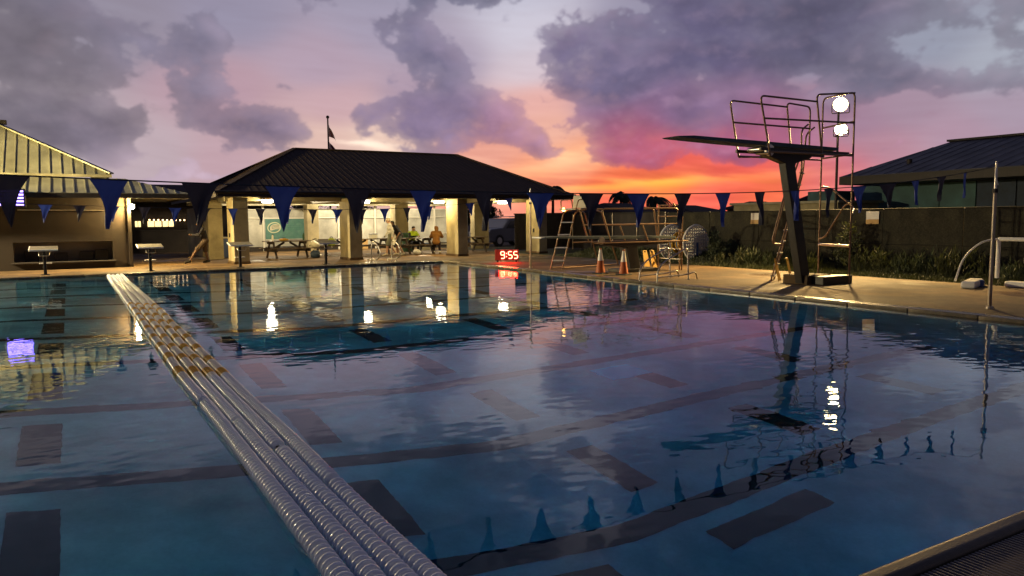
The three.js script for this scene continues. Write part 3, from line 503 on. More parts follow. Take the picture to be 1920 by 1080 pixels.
// violet LED board under the eave, mirrored in the pool
{
  const s = thing('led_board', 'violet glowing LED board under the bath house eave', 'sign', [-1.62, 2.26, -30.05]);
  part('case', rbox(0.84, 0.62, 0.1, 0, 0.28, -0.06, 0.02), M.black, s);
  const g = glow('violet LEDs', 0.22, 0.14, 1.0, 4.5);
  for (let r = 0; r < 5; r++) part('led_row', box(0.72, 0.06, 0.02, 0, 0.06 + r * 0.11, 0.0), g, s);
  for (const x of [-0.4, 0.4]) part('hanger', bar([x * 0.8, 0.56, -0.06], [x * 0.8, 0.42, -0.9], 0.012), M.black, s);
  const l = new THREE.RectAreaLight(0x5544ff, 2.5, 0.74, 0.5); l.position.set(0, 0.28, 0.03); l.rotation.y = Math.PI; l.name = 'led_glow'; s.add(l);
}
// ---------------------------------------------------------------- fences
function fence(name, label, x0, z0, x1, z1, h, mat, pitch, mesh) {
  const L = Math.hypot(x1 - x0, z1 - z0), a = -Math.atan2(z1 - z0, x1 - x0), f = thing(name, label, 'fence', [x0, 0.045, z0], a, 'fences round the pool grounds');
  const n = Math.round(L / pitch), R = rng(Math.round(L * 10));
  for (let k = 0; k < n; k++) part('screen_panel', box(L / n - 0.015, h - 0.08, 0.02, (k + 0.5) * L / n, h / 2 + 0.02 + R() * 0.015, (R() - 0.5) * 0.02), mat, f);
  for (let k = 0; k <= n; k++) part('post', cyl(0.03, 0.03, h + 0.04, k * L / n, h / 2, -0.045, 8), M.galv, f);
  part('top_rail', bar([0, h, -0.045], [L, h, -0.045], 0.02), M.screen, f);
  if (mesh) part('mid_rail', bar([0, 0.82, 0.03], [L, 0.82, 0.03], 0.01), M.screen, f);
  return f;
}
fence('screened_fence', 'long olive screened fence behind the diving tower', 21.0, -23.2, 21.0, -2, 1.86, M.screen, 2.4, true);
fence('screened_fence', 'dark fence in the gap behind the lifeguard chair', 21.9, -33.6, 31, -33.6, 1.95, M.screenDark, 2.4, false);
fence('screened_fence', 'dark fence running back from the olive fence corner', 21.05, -23.3, 23.6, -33.5, 1.9, M.screenDark, 2.4, false);
{
  const g = thing('dark_gate', 'dark solid gate panel at the end of the pavilion', 'gate', [19.95, DY, -33.6]);
  for (let k = 0; k < 5; k++) part('board', box(0.2, 1.84, 0.035, 0.1 + k * 0.206, 0.96, 0), M.screenDark, g);
  part('frame', [box(1.06, 0.06, 0.05, 0.51, 1.9, -0.045), box(1.06, 0.06, 0.05, 0.51, 0.1, -0.045)], M.screenDark, g);
}
for (const [z, lbl] of [[-18.6, 'white and tan notice on the olive fence near the diving ladder'], [-14.1, 'white and tan notice on the olive fence beside the tall shrub']]) {
  const s = thing('fence_notice', lbl, 'sign', [20.96, 1.46, z], -Math.PI / 2, 'notices on the olive fence');
  part('sheet', rbox(0.42, 0.36, 0.012, 0, 0.2, 0, 0.004), M.paper, s); part('footer', rbox(0.42, 0.14, 0.012, 0, 0.07, 0.007, 0.004), M.tan, s);
}
// ---------------------------------------------------------------- large dark building behind the olive fence
{
  const b = thing('hall_building', 'long dark hall with slate blue hipped roof behind the fence', 'building', [34, 0.03, -12]);
  const P = (x, y, v) => [x - 34, y - 0.03, 12 - v];
  part('wall', box(0.3, 3.2, 24, ...P(34.15, 1.6, 11.6)), M.wallDark, b);
  for (const [v0, v1, m, n] of [[23.4, 19.6, M.teal, 'wall_panel'], [19.55, 18.0, M.teal, 'wall_panel'], [17.95, 16.4, M.navy, 'tarpaulin'], [16.35, 14.9, M.navy, 'tarpaulin']]) part(n, box(0.06, 1.25, v0 - v1, ...P(33.95, 2.55, (v0 + v1) / 2)), m, b);
  for (const v of [13.4, 11.6, 9.8, 8.0]) { const w = part('window', box(0.05, 0.8, 1.4, ...P(33.97, 2.6, v)), M.glassDark, b); part('window_frame', [box(0.07, 0.05, 1.5, ...P(33.95, 3.03, v)), box(0.07, 0.05, 1.5, ...P(33.95, 2.18, v)), box(0.07, 0.82, 0.05, ...P(33.95, 2.6, v))], M.wallDark, w); }
  const roof = new THREE.Group(); roof.name = 'roof'; b.add(roof);
  const E1 = P(31, 3.52, 22.6), E2 = P(31, 3.62, -2), T1 = P(38, 5.34, 21.5), T2 = P(38, 5.30, 2), K1 = P(45, 3.5, 22.6);
  part('roof_sheet', [slabFace([E1, E2, T2, T1], 0.06), slabFace([K1, E1, T1], 0.06), slabFace([P(45, 3.6, -2), K1, T1, T2], 0.06)], M.slate, roof);
  part('eave_beam', [box(0.12, 0.36, 24.6, ...P(31.05, 3.34, 10.3)), box(14, 0.3, 0.12, ...P(38, 3.3, 22.55))], M.fascia, roof);
  part('soffit', box(3.1, 0.04, 24.4, ...P(32.6, 3.22, 10.3)), M.fascia, roof);
  part('ridge_cap', beam(P(38, 5.4, 21.6), P(38, 5.36, 2), 0.3, 0.1), M.fascia, roof);
  ribs(roof, M.slate, E1, E2, T1, T2, 0.62, 0.03, 0.015);
  part('vent_pipe', cyl(0.12, 0.12, 0.25, ...P(33.2, 4.15, 20.6), 12), M.fascia, roof);
}
// ---------------------------------------------------------------- things beyond the fences
{
  const b = thing('low_block', 'low flat roofed pale block behind the olive fence', 'building', [31.5, 0.03, -25]);
  part('wall', rbox(3, 2.28, 6.2, 0, 1.14, 0, 0.02), M.render, b); part('roof_slab', rbox(3.3, 0.12, 6.5, 0, 2.34, 0, 0.02), M.beamPale, b); part('roof_hut', rbox(1.4, 0.5, 1.6, 0.3, 2.62, 1.4, 0.02), M.teal, b);
  const h = (name, lbl, x, z, w, d, hh, rh, ry, mat = M.wallDark) => {
    const o = thing(name, lbl, 'house', [x, 0.02, z], ry, 'dark houses on the skyline');
    part('wall', box(w, hh, d, 0, hh / 2, 0), mat, o);
    const a = w / 2 + 0.4, c = d / 2 + 0.4; part('roof', [slabFace([[-a, hh, c], [a, hh, c], [a * 0.5, hh + rh, 0], [-a * 0.5, hh + rh, 0]], 0.1), slabFace([[a, hh, -c], [-a, hh, -c], [-a * 0.5, hh + rh, 0], [a * 0.5, hh + rh, 0]], 0.1), slabFace([[a, hh, c], [a, hh, -c], [a * 0.5, hh + rh, 0]], 0.1), slabFace([[-a, hh, -c], [-a, hh, c], [-a * 0.5, hh + rh, 0]], 0.1)], M.roofDark, o);
    return o;
  };
  h('distant_house', 'dark hipped roof on the skyline behind the low springboard', 40, -50.5, 6.5, 5, 2.2, 0.75, 0.3);
  h('distant_house', 'dark roof between the springboard rails and the reel', 46, -48.5, 5, 5, 2.1, 0.65, 0.2);
  h('distant_house', 'small gabled roof just right of the tower pillar', 52, -39.5, 2.0, 2.4, 3.0, 0.7, 0.4);
  h('distant_house', 'dark house silhouette above the olive fence left end', 43, -38, 3, 3, 2.3, 0.5, 0.1);
  // dark cafe beyond the bath house with lit windows and a string of lights
  const c = thing('lit_cafe', 'dark low building with lit yellow windows beside the bath house lamp', 'building', [6, 0.03, -50]);
  part('wall', box(13, 3.0, 0.3, 0, 1.5, -0.2), M.wallDark, c); part('roof', slabFace([[-7, 3.0, 1.6], [7, 3.0, 1.6], [7, 4.1, -4], [-7, 4.1, -4]], 0.12), M.roofDark, c);
  const win = glow('cafe window', 1.0, 0.72, 0.30, 1.5);
  for (const [x, w] of [[-2.45, 0.3], [-1.55, 0.75], [-0.8, 0.6], [0.9, 0.85]]) { const q = part('window', rbox(w, 0.34, 0.05, x, 1.56, 0.0, 0.01), win, c); part('window_frame', [box(w + 0.08, 0.04, 0.07, x, 1.76, 0.02), box(w + 0.08, 0.04, 0.07, x, 1.36, 0.02), box(0.03, 0.4, 0.07, x, 1.56, 0.02)], M.wallDark, q); }
  const sl = thing('string_lights', 'row of small warm bulbs strung along the dark cafe', 'lights', [6, 1.86, -49.6]);
  part('wire', pipe([[-1.9, 0, 0], [0, -0.06, 0], [1.5, 0.02, 0]], 0.01, 0.4), M.cord, sl);
  for (let k = 0; k < 15; k++) part('bulb', ball(0.045, -1.85 + k * 0.24, -0.06 + 0.03 * Math.abs(k - 7) / 7, 0.02, 8), glow('bulb', 1, 0.62, 0.28, 6), sl);
  // low shrub-green bank and hedge in the dark gap
  const w = thing('boundary_wall', 'low dark wall across the gap beside the bath house', 'wall', [5, DY, -44.4]);
  part('block', box(7, 1.15, 0.25, -1.2, 0.575, 0), M.wallDark, w); part('cap_stone', box(7.1, 0.06, 0.32, -1.2, 1.18, 0), M.wallDark, w);
  structure('far_treeline_ground', box(400, 0.5, 40, 150, 0.1, -260), M.far);
}
// ---------------------------------------------------------------- lane ropes on the water
{
  const profile = [[0.019, -0.0288], [0.019, -0.0165], [0.050, -0.0145], [0.0570, -0.0085], [0.0590, 0], [0.0570, 0.0085], [0.050, 0.0145], [0.019, 0.0165], [0.019, 0.0288]].map(([r, y]) => new THREE.Vector2(r, y));
  const disc = new THREE.LatheGeometry(profile, 14); disc.rotateX(Math.PI / 2);
  const R = rng(33), names = ['lane rope on the side of the starting blocks, outermost of four', 'lane rope second from the shallow side in the bundle of four', 'lane rope third from the shallow side in the bundle of four', 'lane rope nearest the diving well in the bundle of four'];
  for (let r = 0; r < 4; r++) {
    const rope = thing('lane_rope', names[r], 'lane rope', [1.0 + r * 0.122, 0, 0], 0, 'four lane ropes floating side by side');
    const xo = (v) => 0.004 * Math.sin(v * 1.3 + r * 2.1) + 0.010 * Math.sin(v * 0.45) + (r - 1.5) * (0.010 * smooth(5, 10, v) - 0.012 * smooth(17, 24, v));
    const pitch = 0.058, v0 = 2.28, n = Math.floor((26.85 - v0) / pitch), far = [];
    for (let k = 0; k < n; k++) {
      const v = v0 + k * pitch, y = 0.026 + 0.006 * Math.sin(v * 2 + r) + (R() - 0.5) * 0.003, mod = (v + r * 0.13) % 0.98;
      if (Math.abs((v + r * 0.9) % 5.1 - 2.2) < 0.045) continue;              // couplings: short gaps in the run of discs
      const mat = v < 8.4 ? M.disc : mod < 0.32 && v < 17 ? M.discYellow : v < 23.5 ? M.discWhite : M.disc;
      const s = mat === M.discYellow ? 1.06 : 1;
      if (k < 300) { const m = part('float_disc', disc, mat, rope); m.position.set(xo(v), y, -v); m.rotation.set((R() - 0.5) * 0.07, (R() - 0.5) * 0.07, R() * 6); m.scale.set(s, s, 1); }
      else { const g = disc.clone(); g.translate(xo(v), y, -v); far.push([g, mat]); }
    }
    const run = new THREE.Group(); run.name = 'float_disc_run'; rope.add(run);
    for (const mt of [M.discYellow, M.discWhite, M.disc]) { const list = far.filter((f) => f[1] === mt).map((f) => f[0]); if (list.length) { const m = part('float_disc_run', list, mt, run); m.userData.kind = 'stuff'; } }
    const L = []; for (let v = 2.12; v <= 27.0; v += 0.25) L.push(V(xo(v), 0.026, -v)); part('cable', sweep(L, 0.008, 6), M.cable, rope);
  }
}
// ---------------------------------------------------------------- pennant strings
{
  const shape = (seed) => {                                       // triangle of cloth, 0.3 wide, 0.42 long, gently rippled, hanging from y = 0
    const R = rng(seed), ph = R() * 6, am = 0.018 + R() * 0.035, sw = (R() - 0.5) * 0.22, ln = 0.385 + R() * 0.05, N = 9, pos = [], idx = [], rows = [];
    for (let j = 0; j <= N; j++) { const t = j / N, w = 0.30 * (1 - t) * (1 - 0.22 * Math.sin(t * Math.PI)) + 0.006, row = []; for (let i = 0; i <= 6; i++) { const s = i / 6 - 0.5; row.push(pos.length / 3); pos.push(s * w * (1 - 0.10 * Math.sin(t * 3)) + sw * t * t * 0.6, -t * ln, am * Math.sin(ph + s * 7 + t * 5) * (0.3 + t) + sw * 0.5 * t * t); } rows.push(row); }
    for (let j = 0; j < N; j++) for (let i = 0; i < 6; i++) { const a = rows[j][i], b = rows[j][i + 1], c = rows[j + 1][i], d = rows[j + 1][i + 1]; idx.push(a, c, b, b, c, d); }
    const g = new THREE.BufferGeometry(); g.setAttribute('position', new THREE.Float32BufferAttribute(pos, 3)); g.setIndex(idx); g.computeVertexNormals(); return clean(g);
  };
  const variants = [1, 2, 3, 4, 5, 6].map(shape);
  const line = (name, label, v, x0, x1, h, first, n, sp, R, gone) => {
    const s = thing(name, label, 'pennant string', [0, 0, -v], 0, 'pennant strings across the pool');
    const L = []; for (let x = x0; x <= x1 + 0.001; x += 0.3) L.push(V(x, h(x), 0)); L.push(V(x1, h(x1), 0)); part('cord', sweep(L, 0.006, 6), M.cord, s);
    for (let k = 0; k < n; k++) { const x = first + k * sp; if (gone && gone.includes(k)) continue; const m = part('pennant', variants[Math.floor(R() * 6)], k % 2 ? M.flagBlue : M.flagBlack, s); m.position.set(x + 0.15, (h(x) + h(x + 0.3)) / 2 - 0.003, 0); m.rotation.z = Math.atan2(h(x + 0.3) - h(x), 0.3); m.rotation.y = (R() - 0.5) * 0.8; m.scale.set(0.96 + R() * 0.08, 0.93 + R() * 0.16, R() < 0.5 ? 1 : -1); }
    return s;
  };
  const hn = (x) => 1.985 + (x > 5 ? 0.0042 * Math.pow(x - 5, 2) + 0.00032 * Math.pow(Math.max(0, x - 5), 3) : 0.0030 * Math.pow(5 - x, 2));
  line('pennant_string', 'near string of alternating blue and black pennants over the pool', 7.03, -9, 13.88, hn, 0.155 - 0.7 * 3, 22, 0.7, rng(71));
  const hf = (x) => 2.02 + (x > 7 ? 0.012 * Math.pow(x - 7, 2) : 0.0022 * Math.pow(7 - x, 2));
  line('pennant_string', 'far string of small pennants in front of the pavilion piers', 21.4, -12, 13.3, hf, 4.42 - 0.72 * 8, 20, 0.72, rng(72), [16]);
  for (const [x, z, top, lbl] of [[13.90, -7.05, 2.62, 'steel pole carrying the near pennant string beside the water polo goal'], [13.32, -21.4, 2.72, 'thin steel pole carrying the far pennant string by the lifeguard chair']]) {
    const p = thing('pennant_pole', lbl, 'pole', [x, DY, z], 0, 'poles holding the pennant strings');
    part('shaft', cyl(0.028, 0.034, top - DY - 0.5, 0, (top - DY - 0.5) / 2, 0, 12), M.galv, p); part('upper_shaft', cyl(0.02, 0.024, 0.56, 0, top - DY - 0.28, 0, 10), M.steel, p); part('clamp', cyl(0.045, 0.045, 0.07, 0, top - DY - 0.5, 0, 12), M.black, p); part('socket', cyl(0.06, 0.07, 0.05, 0, 0.02, 0, 12), M.galv, p); part('tie', pipe([[0, top - DY - 0.1, 0], [-0.06, top - DY - 0.25, 0.02], [0.02, top - DY - 0.4, 0.03]], 0.012, 0.05), M.plasticWhite, p);
  }
}
// ---------------------------------------------------------------- high diving tower: board along x at z = -12.15
{
  const t = thing('diving_tower', 'tall springboard tower with steel rails, ladder and black leaning pillar', 'diving board', [15.7, DY, -12.15]);
  const P = (x, y, v) => [x - 15.7, y - DY, 12.15 - v], r = 0.022;
  // the springboard: thin tip, thicker over the stand
  const prof = new THREE.Shape(); prof.moveTo(11.05, 3.40); prof.lineTo(11.5, 3.425); prof.lineTo(13.6, 3.40); prof.lineTo(16.25, 3.36); prof.lineTo(16.25, 3.30); prof.lineTo(14.6, 3.30); prof.lineTo(12.6, 3.34); prof.lineTo(11.1, 3.385); prof.closePath();
  const bg = new THREE.ExtrudeGeometry(prof, { depth: 0.5, bevelEnabled: true, bevelSize: 0.006, bevelThickness: 0.006, bevelSegments: 1 }); bg.translate(-15.7, -DY, -0.25); part('springboard', metres(bg), M.board, t);
  // leaning pillar, flared head and fulcrum bed
  const pl = new THREE.Shape(); pl.moveTo(15.26, 0.1); pl.lineTo(15.54, 0.1); pl.lineTo(14.86, 2.96); pl.lineTo(15.45, 3.12); pl.lineTo(15.5, 3.2); pl.lineTo(13.85, 3.2); pl.lineTo(13.9, 3.13); pl.lineTo(14.56, 2.96); pl.closePath();
  const pg = new THREE.ExtrudeGeometry(pl, { depth: 0.18, bevelEnabled: true, bevelSize: 0.015, bevelThickness: 0.015, bevelSegments: 2 }); pg.translate(-15.7, -DY, -0.09); part('pillar', metres(pg), M.pillar, t);
  part('fulcrum_wheel', [(() => { const g = new THREE.CylinderGeometry(0.13, 0.13, 0.06, 24); g.rotateX(Math.PI / 2); g.translate(...P(13.72, 3.2, 11.82)); return clean(g); })()], M.steel, t);
  part('fulcrum_roller', bar(P(13.75, 3.25, 11.85), P(13.75, 3.25, 12.45), 0.05), M.steel, t);
  part('bed_rail', [beam(P(13.4, 3.22, 11.80), P(16.5, 3.22, 11.80), 0.05, 0.07), beam(P(13.4, 3.22, 12.50), P(16.5, 3.22, 12.50), 0.05, 0.07)], M.pillar, t);
  part('plinth', rbox(0.86, 0.22, 0.72, ...P(15.72, DY + 0.11, 12.3), 0.015), M.deck, t);
  part('base_plate', rbox(1.1, 0.2, 0.34, ...P(16.0, DY + 0.1, 11.78), 0.015), M.pillar, t);
  // side rails, each a loop with a mid bar, leaning towards the pool
  const rail = (name, pts, b = 0.14) => part(name, pipe(pts, r, b), M.galv, t);
  rail('handrail', [P(13.50, 3.05, 11.6), P(13.14, 4.34, 11.6), P(15.0, 4.34, 11.6)]); rail('handrail', [P(13.3, 3.86, 11.6), P(16.3, 3.92, 11.52)]);
  rail('handrail', [P(13.78, 3.12, 12.78), P(13.46, 4.42, 12.78), P(15.4, 4.40, 12.78)]); rail('handrail', [P(13.62, 3.92, 12.78), P(16.3, 3.92, 12.78)]);
  rail('handrail', [P(15.65, 3.14, 12.78), P(15.42, 4.5, 12.78), P(16.3, 4.46, 12.78), P(16.3, 3.16, 12.78)]); rail('handrail', [P(15.25, 3.16, 11.6), P(15.0, 4.5, 11.6), P(16.28, 4.62, 11.52)]);
  rail('handrail', [P(13.78, 3.12, 12.78), P(14.3, 3.12, 12.5)], 0.02); rail('crossbar', [P(13.46, 3.1, 11.6), P(13.5, 3.12, 12.0)], 0.02);
  // rear frame
  rail('rear_post', [P(16.26, DY, 11.5), P(16.26, 4.64, 11.5), P(16.75, 4.7, 12.75), P(16.75, DY, 12.75)], 0.18);
  for (const [y, m] of [[0.98, M.steel], [3.18, M.galv], [3.95, M.galv]]) part('crossbar', bar(P(16.26, y, 11.5), P(16.75, y, 12.75), y < 1 ? 0.035 : r), m, t);
  rail('deck_frame', [P(13.5, 3.14, 11.6), P(16.26, 3.14, 11.5)], 0.02); rail('deck_frame', [P(13.8, 3.14, 12.78), P(16.75, 3.14, 12.75)], 0.02);
  rail('grab_loop', [P(16.75, 2.45, 12.75), P(17.05, 2.45, 12.7), P(16.95, 1.9, 11.9), P(16.3, 1.75, 11.5)], 0.2); rail('grab_loop', [P(16.75, 1.12, 12.75), P(16.66, 1.18, 12.5), P(16.36, 1.98, 11.75), P(16.26, 2.02, 11.5)], 0.15);
  // ladder on the far side, sloping up to the tail
  const la = P(15.55, DY, 13.25), lb = P(16.28, 3.05, 12.86), lc = P(16.62, DY, 13.75), ld = P(17.0, 3.05, 13.2);
  const S1 = [P(15.55, DY, 13.25), P(16.25, 2.85, 12.95), P(16.20, 3.9, 12.95), P(16.45, 4.05, 12.95)], S2 = [P(16.02, DY, 13.55), P(16.68, 2.85, 13.25), P(16.70, 3.85, 13.2), P(16.9, 4.02, 13.1)];
  rail('ladder_rail', S1, 0.2); rail('ladder_rail', S2, 0.2);
  for (let k = 0; k < 10; k++) { const q = 0.12 + k * 0.3, f = q / 2.85; part('rung', beam(P(15.55 + 0.70 * f, DY + q * 0.98, 13.25 - 0.30 * f), P(16.02 + 0.66 * f, DY + q * 0.98, 13.55 - 0.30 * f), 0.09, 0.03), M.steel, t); }
  rail('ladder_handrail', [P(15.72, 0.98, 13.1), P(15.42, 1.02, 13.15), P(15.62, 2.1, 13.0), P(16.05, 3.3, 12.9)], 0.16); rail('ladder_handrail', [P(16.1, 0.98, 13.42), P(15.84, 1.02, 13.46), P(16.05, 2.1, 13.3), P(16.45, 3.3, 13.15)], 0.16);
}
// ---------------------------------------------------------------- low springboard at z = -18
{
  const t = thing('low_springboard', 'low blue springboard on a black stand with side rails', 'diving board', [15.2, DY, -18.1]);
  const P = (x, y, v) => [x - 15.2, y - DY, 18.1 - v], r = 0.022;
  const prof = new THREE.Shape(); prof.moveTo(11.5, 1.17); prof.lineTo(12, 1.19); prof.lineTo(14.3, 1.16); prof.lineTo(16.5, 1.12); prof.lineTo(16.5, 1.06); prof.lineTo(13.6, 1.09); prof.lineTo(11.5, 1.155); prof.closePath();
  const bg = new THREE.ExtrudeGeometry(prof, { depth: 0.5, bevelEnabled: true, bevelSize: 0.006, bevelThickness: 0.006, bevelSegments: 1 }); bg.translate(-15.2, -DY, -0.25); part('springboard', metres(bg), M.board, t);
  part('tip_cap', rbox(0.12, 0.045, 0.51, ...P(11.52, 1.165, 18.1), 0.01), M.plasticWhite, t);
  const pl = new THREE.Shape(); pl.moveTo(14.78, 0.1); pl.lineTo(15.14, 0.1); pl.lineTo(14.98, 0.85); pl.lineTo(16.6, 0.94); pl.lineTo(16.6, 1.0); pl.lineTo(13.6, 1.0); pl.lineTo(13.7, 0.92); pl.lineTo(14.62, 0.82); pl.closePath();
  const pg = new THREE.ExtrudeGeometry(pl, { depth: 0.36, bevelEnabled: true, bevelSize: 0.015, bevelThickness: 0.015, bevelSegments: 2 }); pg.translate(-15.2, -DY, -0.18); part('stand', metres(pg), M.pillar, t);
  part('base_plate', rbox(1.5, 0.1, 0.7, ...P(15.05, DY + 0.05, 18.1), 0.012), M.pillar, t);
  { const g = new THREE.CylinderGeometry(0.11, 0.11, 0.05, 20); g.rotateX(Math.PI / 2); g.translate(...P(13.55, 1.04, 17.8)); part('fulcrum_wheel', clean(g), M.steel, t); }
  const rail = (n, p, b = 0.12) => part(n, pipe(p, r, b), M.galv, t);
  for (const v of [17.55, 18.65]) {
    rail('handrail', [P(13.7, 1.0, v), P(13.35, 1.98, v), P(16.3, 2.0, v), P(16.45, 1.0, v)], 0.15); rail('handrail', [P(13.5, 1.5, v), P(16.38, 1.52, v)]); rail('bed_rail', [P(13.1, 0.98, v), P(16.75, 0.98, v)]);
    rail('rail_post', [P(14.9, 1.5, v), P(15.12, 1.0, v)]); rail('rear_post', [P(16.5, DY, v), P(16.5, 2.12, v)]);
  }
  rail('crossbar', [P(16.5, 2.1, 17.55), P(16.5, 2.1, 18.65)]); rail('crossbar', [P(16.5, 1.75, 17.55), P(16.5, 1.75, 18.65)]);
  rail('ladder_rail', [P(16.55, DY, 17.7), P(16.5, 1.9, 17.7), P(16.25, 2.15, 17.7)]);
  for (const y of [0.4, 0.72]) part('rung', beam(P(16.55, y, 17.6), P(16.55, y, 18.6), 0.1, 0.03), M.steel, t);
}
// ---------------------------------------------------------------- lifeguard chair
{
  const t = thing('lifeguard_chair', 'tall steel lifeguard chair with ladder and cream seat', 'chair', [14.6, DY, -20.4]);
  const P = (x, y, v) => [x - 14.6, y - DY, 20.4 - v], r = 0.024;
  const F = (k, s) => [13.45 + 0.42 * k + (s ? 0.30 : 0), DY + 1.9 * k, 20.37 - 0.22 * (s ? 1 : 0) - 0.15 * k];       // front ladder rails lean back
  part('front_rail', pipe([P(...F(0, 0)), P(...F(0.98, 0)), P(14.2, 1.98, 20.2)], r, 0.15), M.galv, t); part('front_rail', pipe([P(...F(0, 1)), P(...F(0.98, 1)), P(14.5, 1.98, 19.95)], r, 0.15), M.galv, t);
  for (const k of [0.14, 0.36, 0.58, 0.79]) { const a = F(k, 0), b = F(k, 1); part('rung', beam(P(a[0] - 0.02, a[1] + 0.02, a[2]), P(b[0] + 0.02, b[1] + 0.02, b[2]), 0.1, 0.035), M.plasticWhite, t); }
  for (const [x, v, x2, v2] of [[16.25, 21.5, 15.3, 21.05], [16.5, 20.7, 15.45, 20.3]]) part('rear_leg', pipe([P(x, DY, v), P(x2, 1.9, v2), P(x2 - 0.5, 1.98, v2 - 0.3)], r, 0.15), M.galv, t);
  part('ground_bar', [bar(P(13.5, DY + 0.05, 20.37), P(16.2, DY + 0.05, 21.45), r), bar(P(13.8, DY + 0.05, 20.12), P(16.45, DY + 0.05, 20.7), r), bar(P(13.5, DY + 0.16, 20.37), P(13.8, DY + 0.24, 20.12), 0.012)], M.galv, t);
  part('seat', rbox(0.62, 0.05, 0.52, ...P(14.05, 2.0, 20.1), 0.02, 0.5), M.cream, t);
  const back = rbox(0.07, 0.42, 0.5, 0, 0, 0, 0.03, 0, 3); back.rotateZ(-0.18); back.rotateY(0.5); back.translate(...P(14.30, 2.24, 19.92)); part('backrest', back, M.cream, t);
  part('armrest', pipe([P(13.85, 2.0, 20.35), P(13.85, 2.3, 20.38), P(14.4, 2.34, 20.55), P(14.45, 2.0, 20.55)], 0.02, 0.1), M.galv, t); part('armrest', pipe([P(14.05, 2.0, 19.8), P(14.1, 2.3, 19.75), P(14.6, 2.34, 19.95), P(14.65, 2.0, 19.95)], 0.02, 0.1), M.galv, t);
  const l = thing('amber_lamp', 'small glowing amber lamp beside the lifeguard seat', 'lamp', [13.84, 1.93, -20.2]);
  part('bulb', ball(0.06, 0, 0.06, 0, 14), glow('amber lamp', 1.0, 0.55, 0.12, 16), l); part('socket', cyl(0.03, 0.035, 0.05, 0, -0.02, 0, 10), M.black, l); lampLight(l, 0, 0.06, 0, 0xffa040, 1.6, 0.05);
}
// ---------------------------------------------------------------- traffic cones
{
  const make = (x, z, s, lbl) => {
    const t = thing('traffic_cone', lbl, 'cone', [x, DY, z], 0.3, 'traffic cones by the low springboard');
    const lat = (pts) => new THREE.LatheGeometry(pts.map(([a, b]) => new THREE.Vector2(a * s, b * s)), 24);
    part('cone', lat([[0.0, 0.76], [0.028, 0.76], [0.034, 0.74], [0.14, 0.05], [0.16, 0.035], [0.0, 0.035]]), M.orange, t); part('reflective_band', lat([[0.0395, 0.72], [0.0885, 0.395]]), M.band, t); part('base', rbox(0.36 * s, 0.04 * s, 0.36 * s, 0, 0.02 * s, 0, 0.012), M.black, t);
  };
  make(13.55, -17.85, 1.0, 'orange traffic cone nearer the lifeguard chair'); make(13.82, -17.1, 0.96, 'orange traffic cone nearer the springboard stand');
}
// ---------------------------------------------------------------- pool hand rails
function exitRail(label, x, z, turn) {
  const t = thing('pool_handrail', label, 'handrail', [x, DY, z], turn, 'curved steel pool exit rails');
  const r = 0.022;
  part('rail', pipe([[-0.42, 0.05, 0], [-0.45, 0.12, 0], [0.28, 0.12, 0], [0.55, 0.35, 0], [0.3, 0.72, 0], [-0.1, 0.86, 0], [-0.16, 0.0, 0]], r, 0.16), M.steel, t);
  part('leg', bar([0.15, 0, 0], [0.15, 0.13, 0], r), M.steel, t); part('flange', [cyl(0.05, 0.05, 0.015, -0.16, 0.008, 0, 14), cyl(0.05, 0.05, 0.015, 0.15, 0.008, 0, 14)], M.steel, t);
}
exitRail('curved steel rail by the pavilion pier, nearer the blocks', 10.1, -27.75, -Math.PI / 2 + 0.2); exitRail('curved steel rail by the pavilion, nearer the walkers', 10.95, -27.8, -Math.PI / 2 + 0.2);
for (const [x, z, lbl] of [[13.75, -15.45, 'arched pool ladder rail nearer the low springboard'], [13.75, -14.75, 'arched pool ladder rail nearer the diving tower']]) {
  const t = thing('pool_ladder_rail', lbl, 'handrail', [x, DY, z], 0, 'arched pool ladder rails on the deck');
  part('rail', pipe([[-0.72, -0.25, 0], [-0.72, 0.28, 0], [-0.5, 0.50, 0], [0.32, 0.86, 0], [0.36, 0.0, 0]], 0.022, 0.16), M.steel, t); part('foot_loop', pipe([[-0.7, 0.1, 0], [0.3, 0.14, 0], [0.62, 0.2, 0], [0.68, 0.0, 0]], 0.02, 0.1), M.steel, t); part('flange', cyl(0.05, 0.05, 0.015, 0.36, 0.008, 0, 14), M.steel, t);
}
// ---------------------------------------------------------------- starting blocks
for (const [x, lbl] of [[-0.72, 'starting block in front of the bath house hatch'], [2.3, 'starting block in front of the dark gap with lit windows'], [5.2, 'starting block in front of the pavilion pier nearest the bath house'], [8.3, 'starting block in front of the picnic table with bottles']]) {
  const t = thing('starting_block', lbl, 'starting block', [x, DY, -27.95], 0, 'starting blocks along the far pool edge');
  const top = rbox(0.76, 0.045, 0.66, 0, 0, 0, 0.012); top.rotateX(0.14); top.translate(0, 0.84, 0.12); part('platform', top, std('sanded platform', C(0.42, 0.38, 0.30), 0.85, { map: tConcrete }), t);
  const edge = rbox(0.77, 0.05, 0.03, 0, 0, 0, 0.01); edge.rotateX(0.14); edge.translate(0, 0.792, 0.46); part('front_edge', edge, M.plasticWhite, t);
  const side = rbox(0.03, 0.055, 0.67, 0, 0, 0, 0.01); side.rotateX(0.14); side.translate(-0.385, 0.84, 0.12); part('side_edge', side, M.plasticWhite, t);
  part('pedestal', rbox(0.09, 0.8, 0.09, 0, 0.41, -0.02, 0.01), M.pillar, t); part('step', rbox(0.34, 0.03, 0.2, 0.02, 0.36, -0.16, 0.01), M.plasticWhite, t); part('base_plate', rbox(0.24, 0.02, 0.24, 0, 0.012, -0.02, 0.005), M.pillar, t); part('back_grip', pipe([[-0.14, 0.72, 0.26], [-0.14, 0.62, 0.36], [0.14, 0.62, 0.36], [0.14, 0.72, 0.26]], 0.014, 0.05), M.steel, t);
}
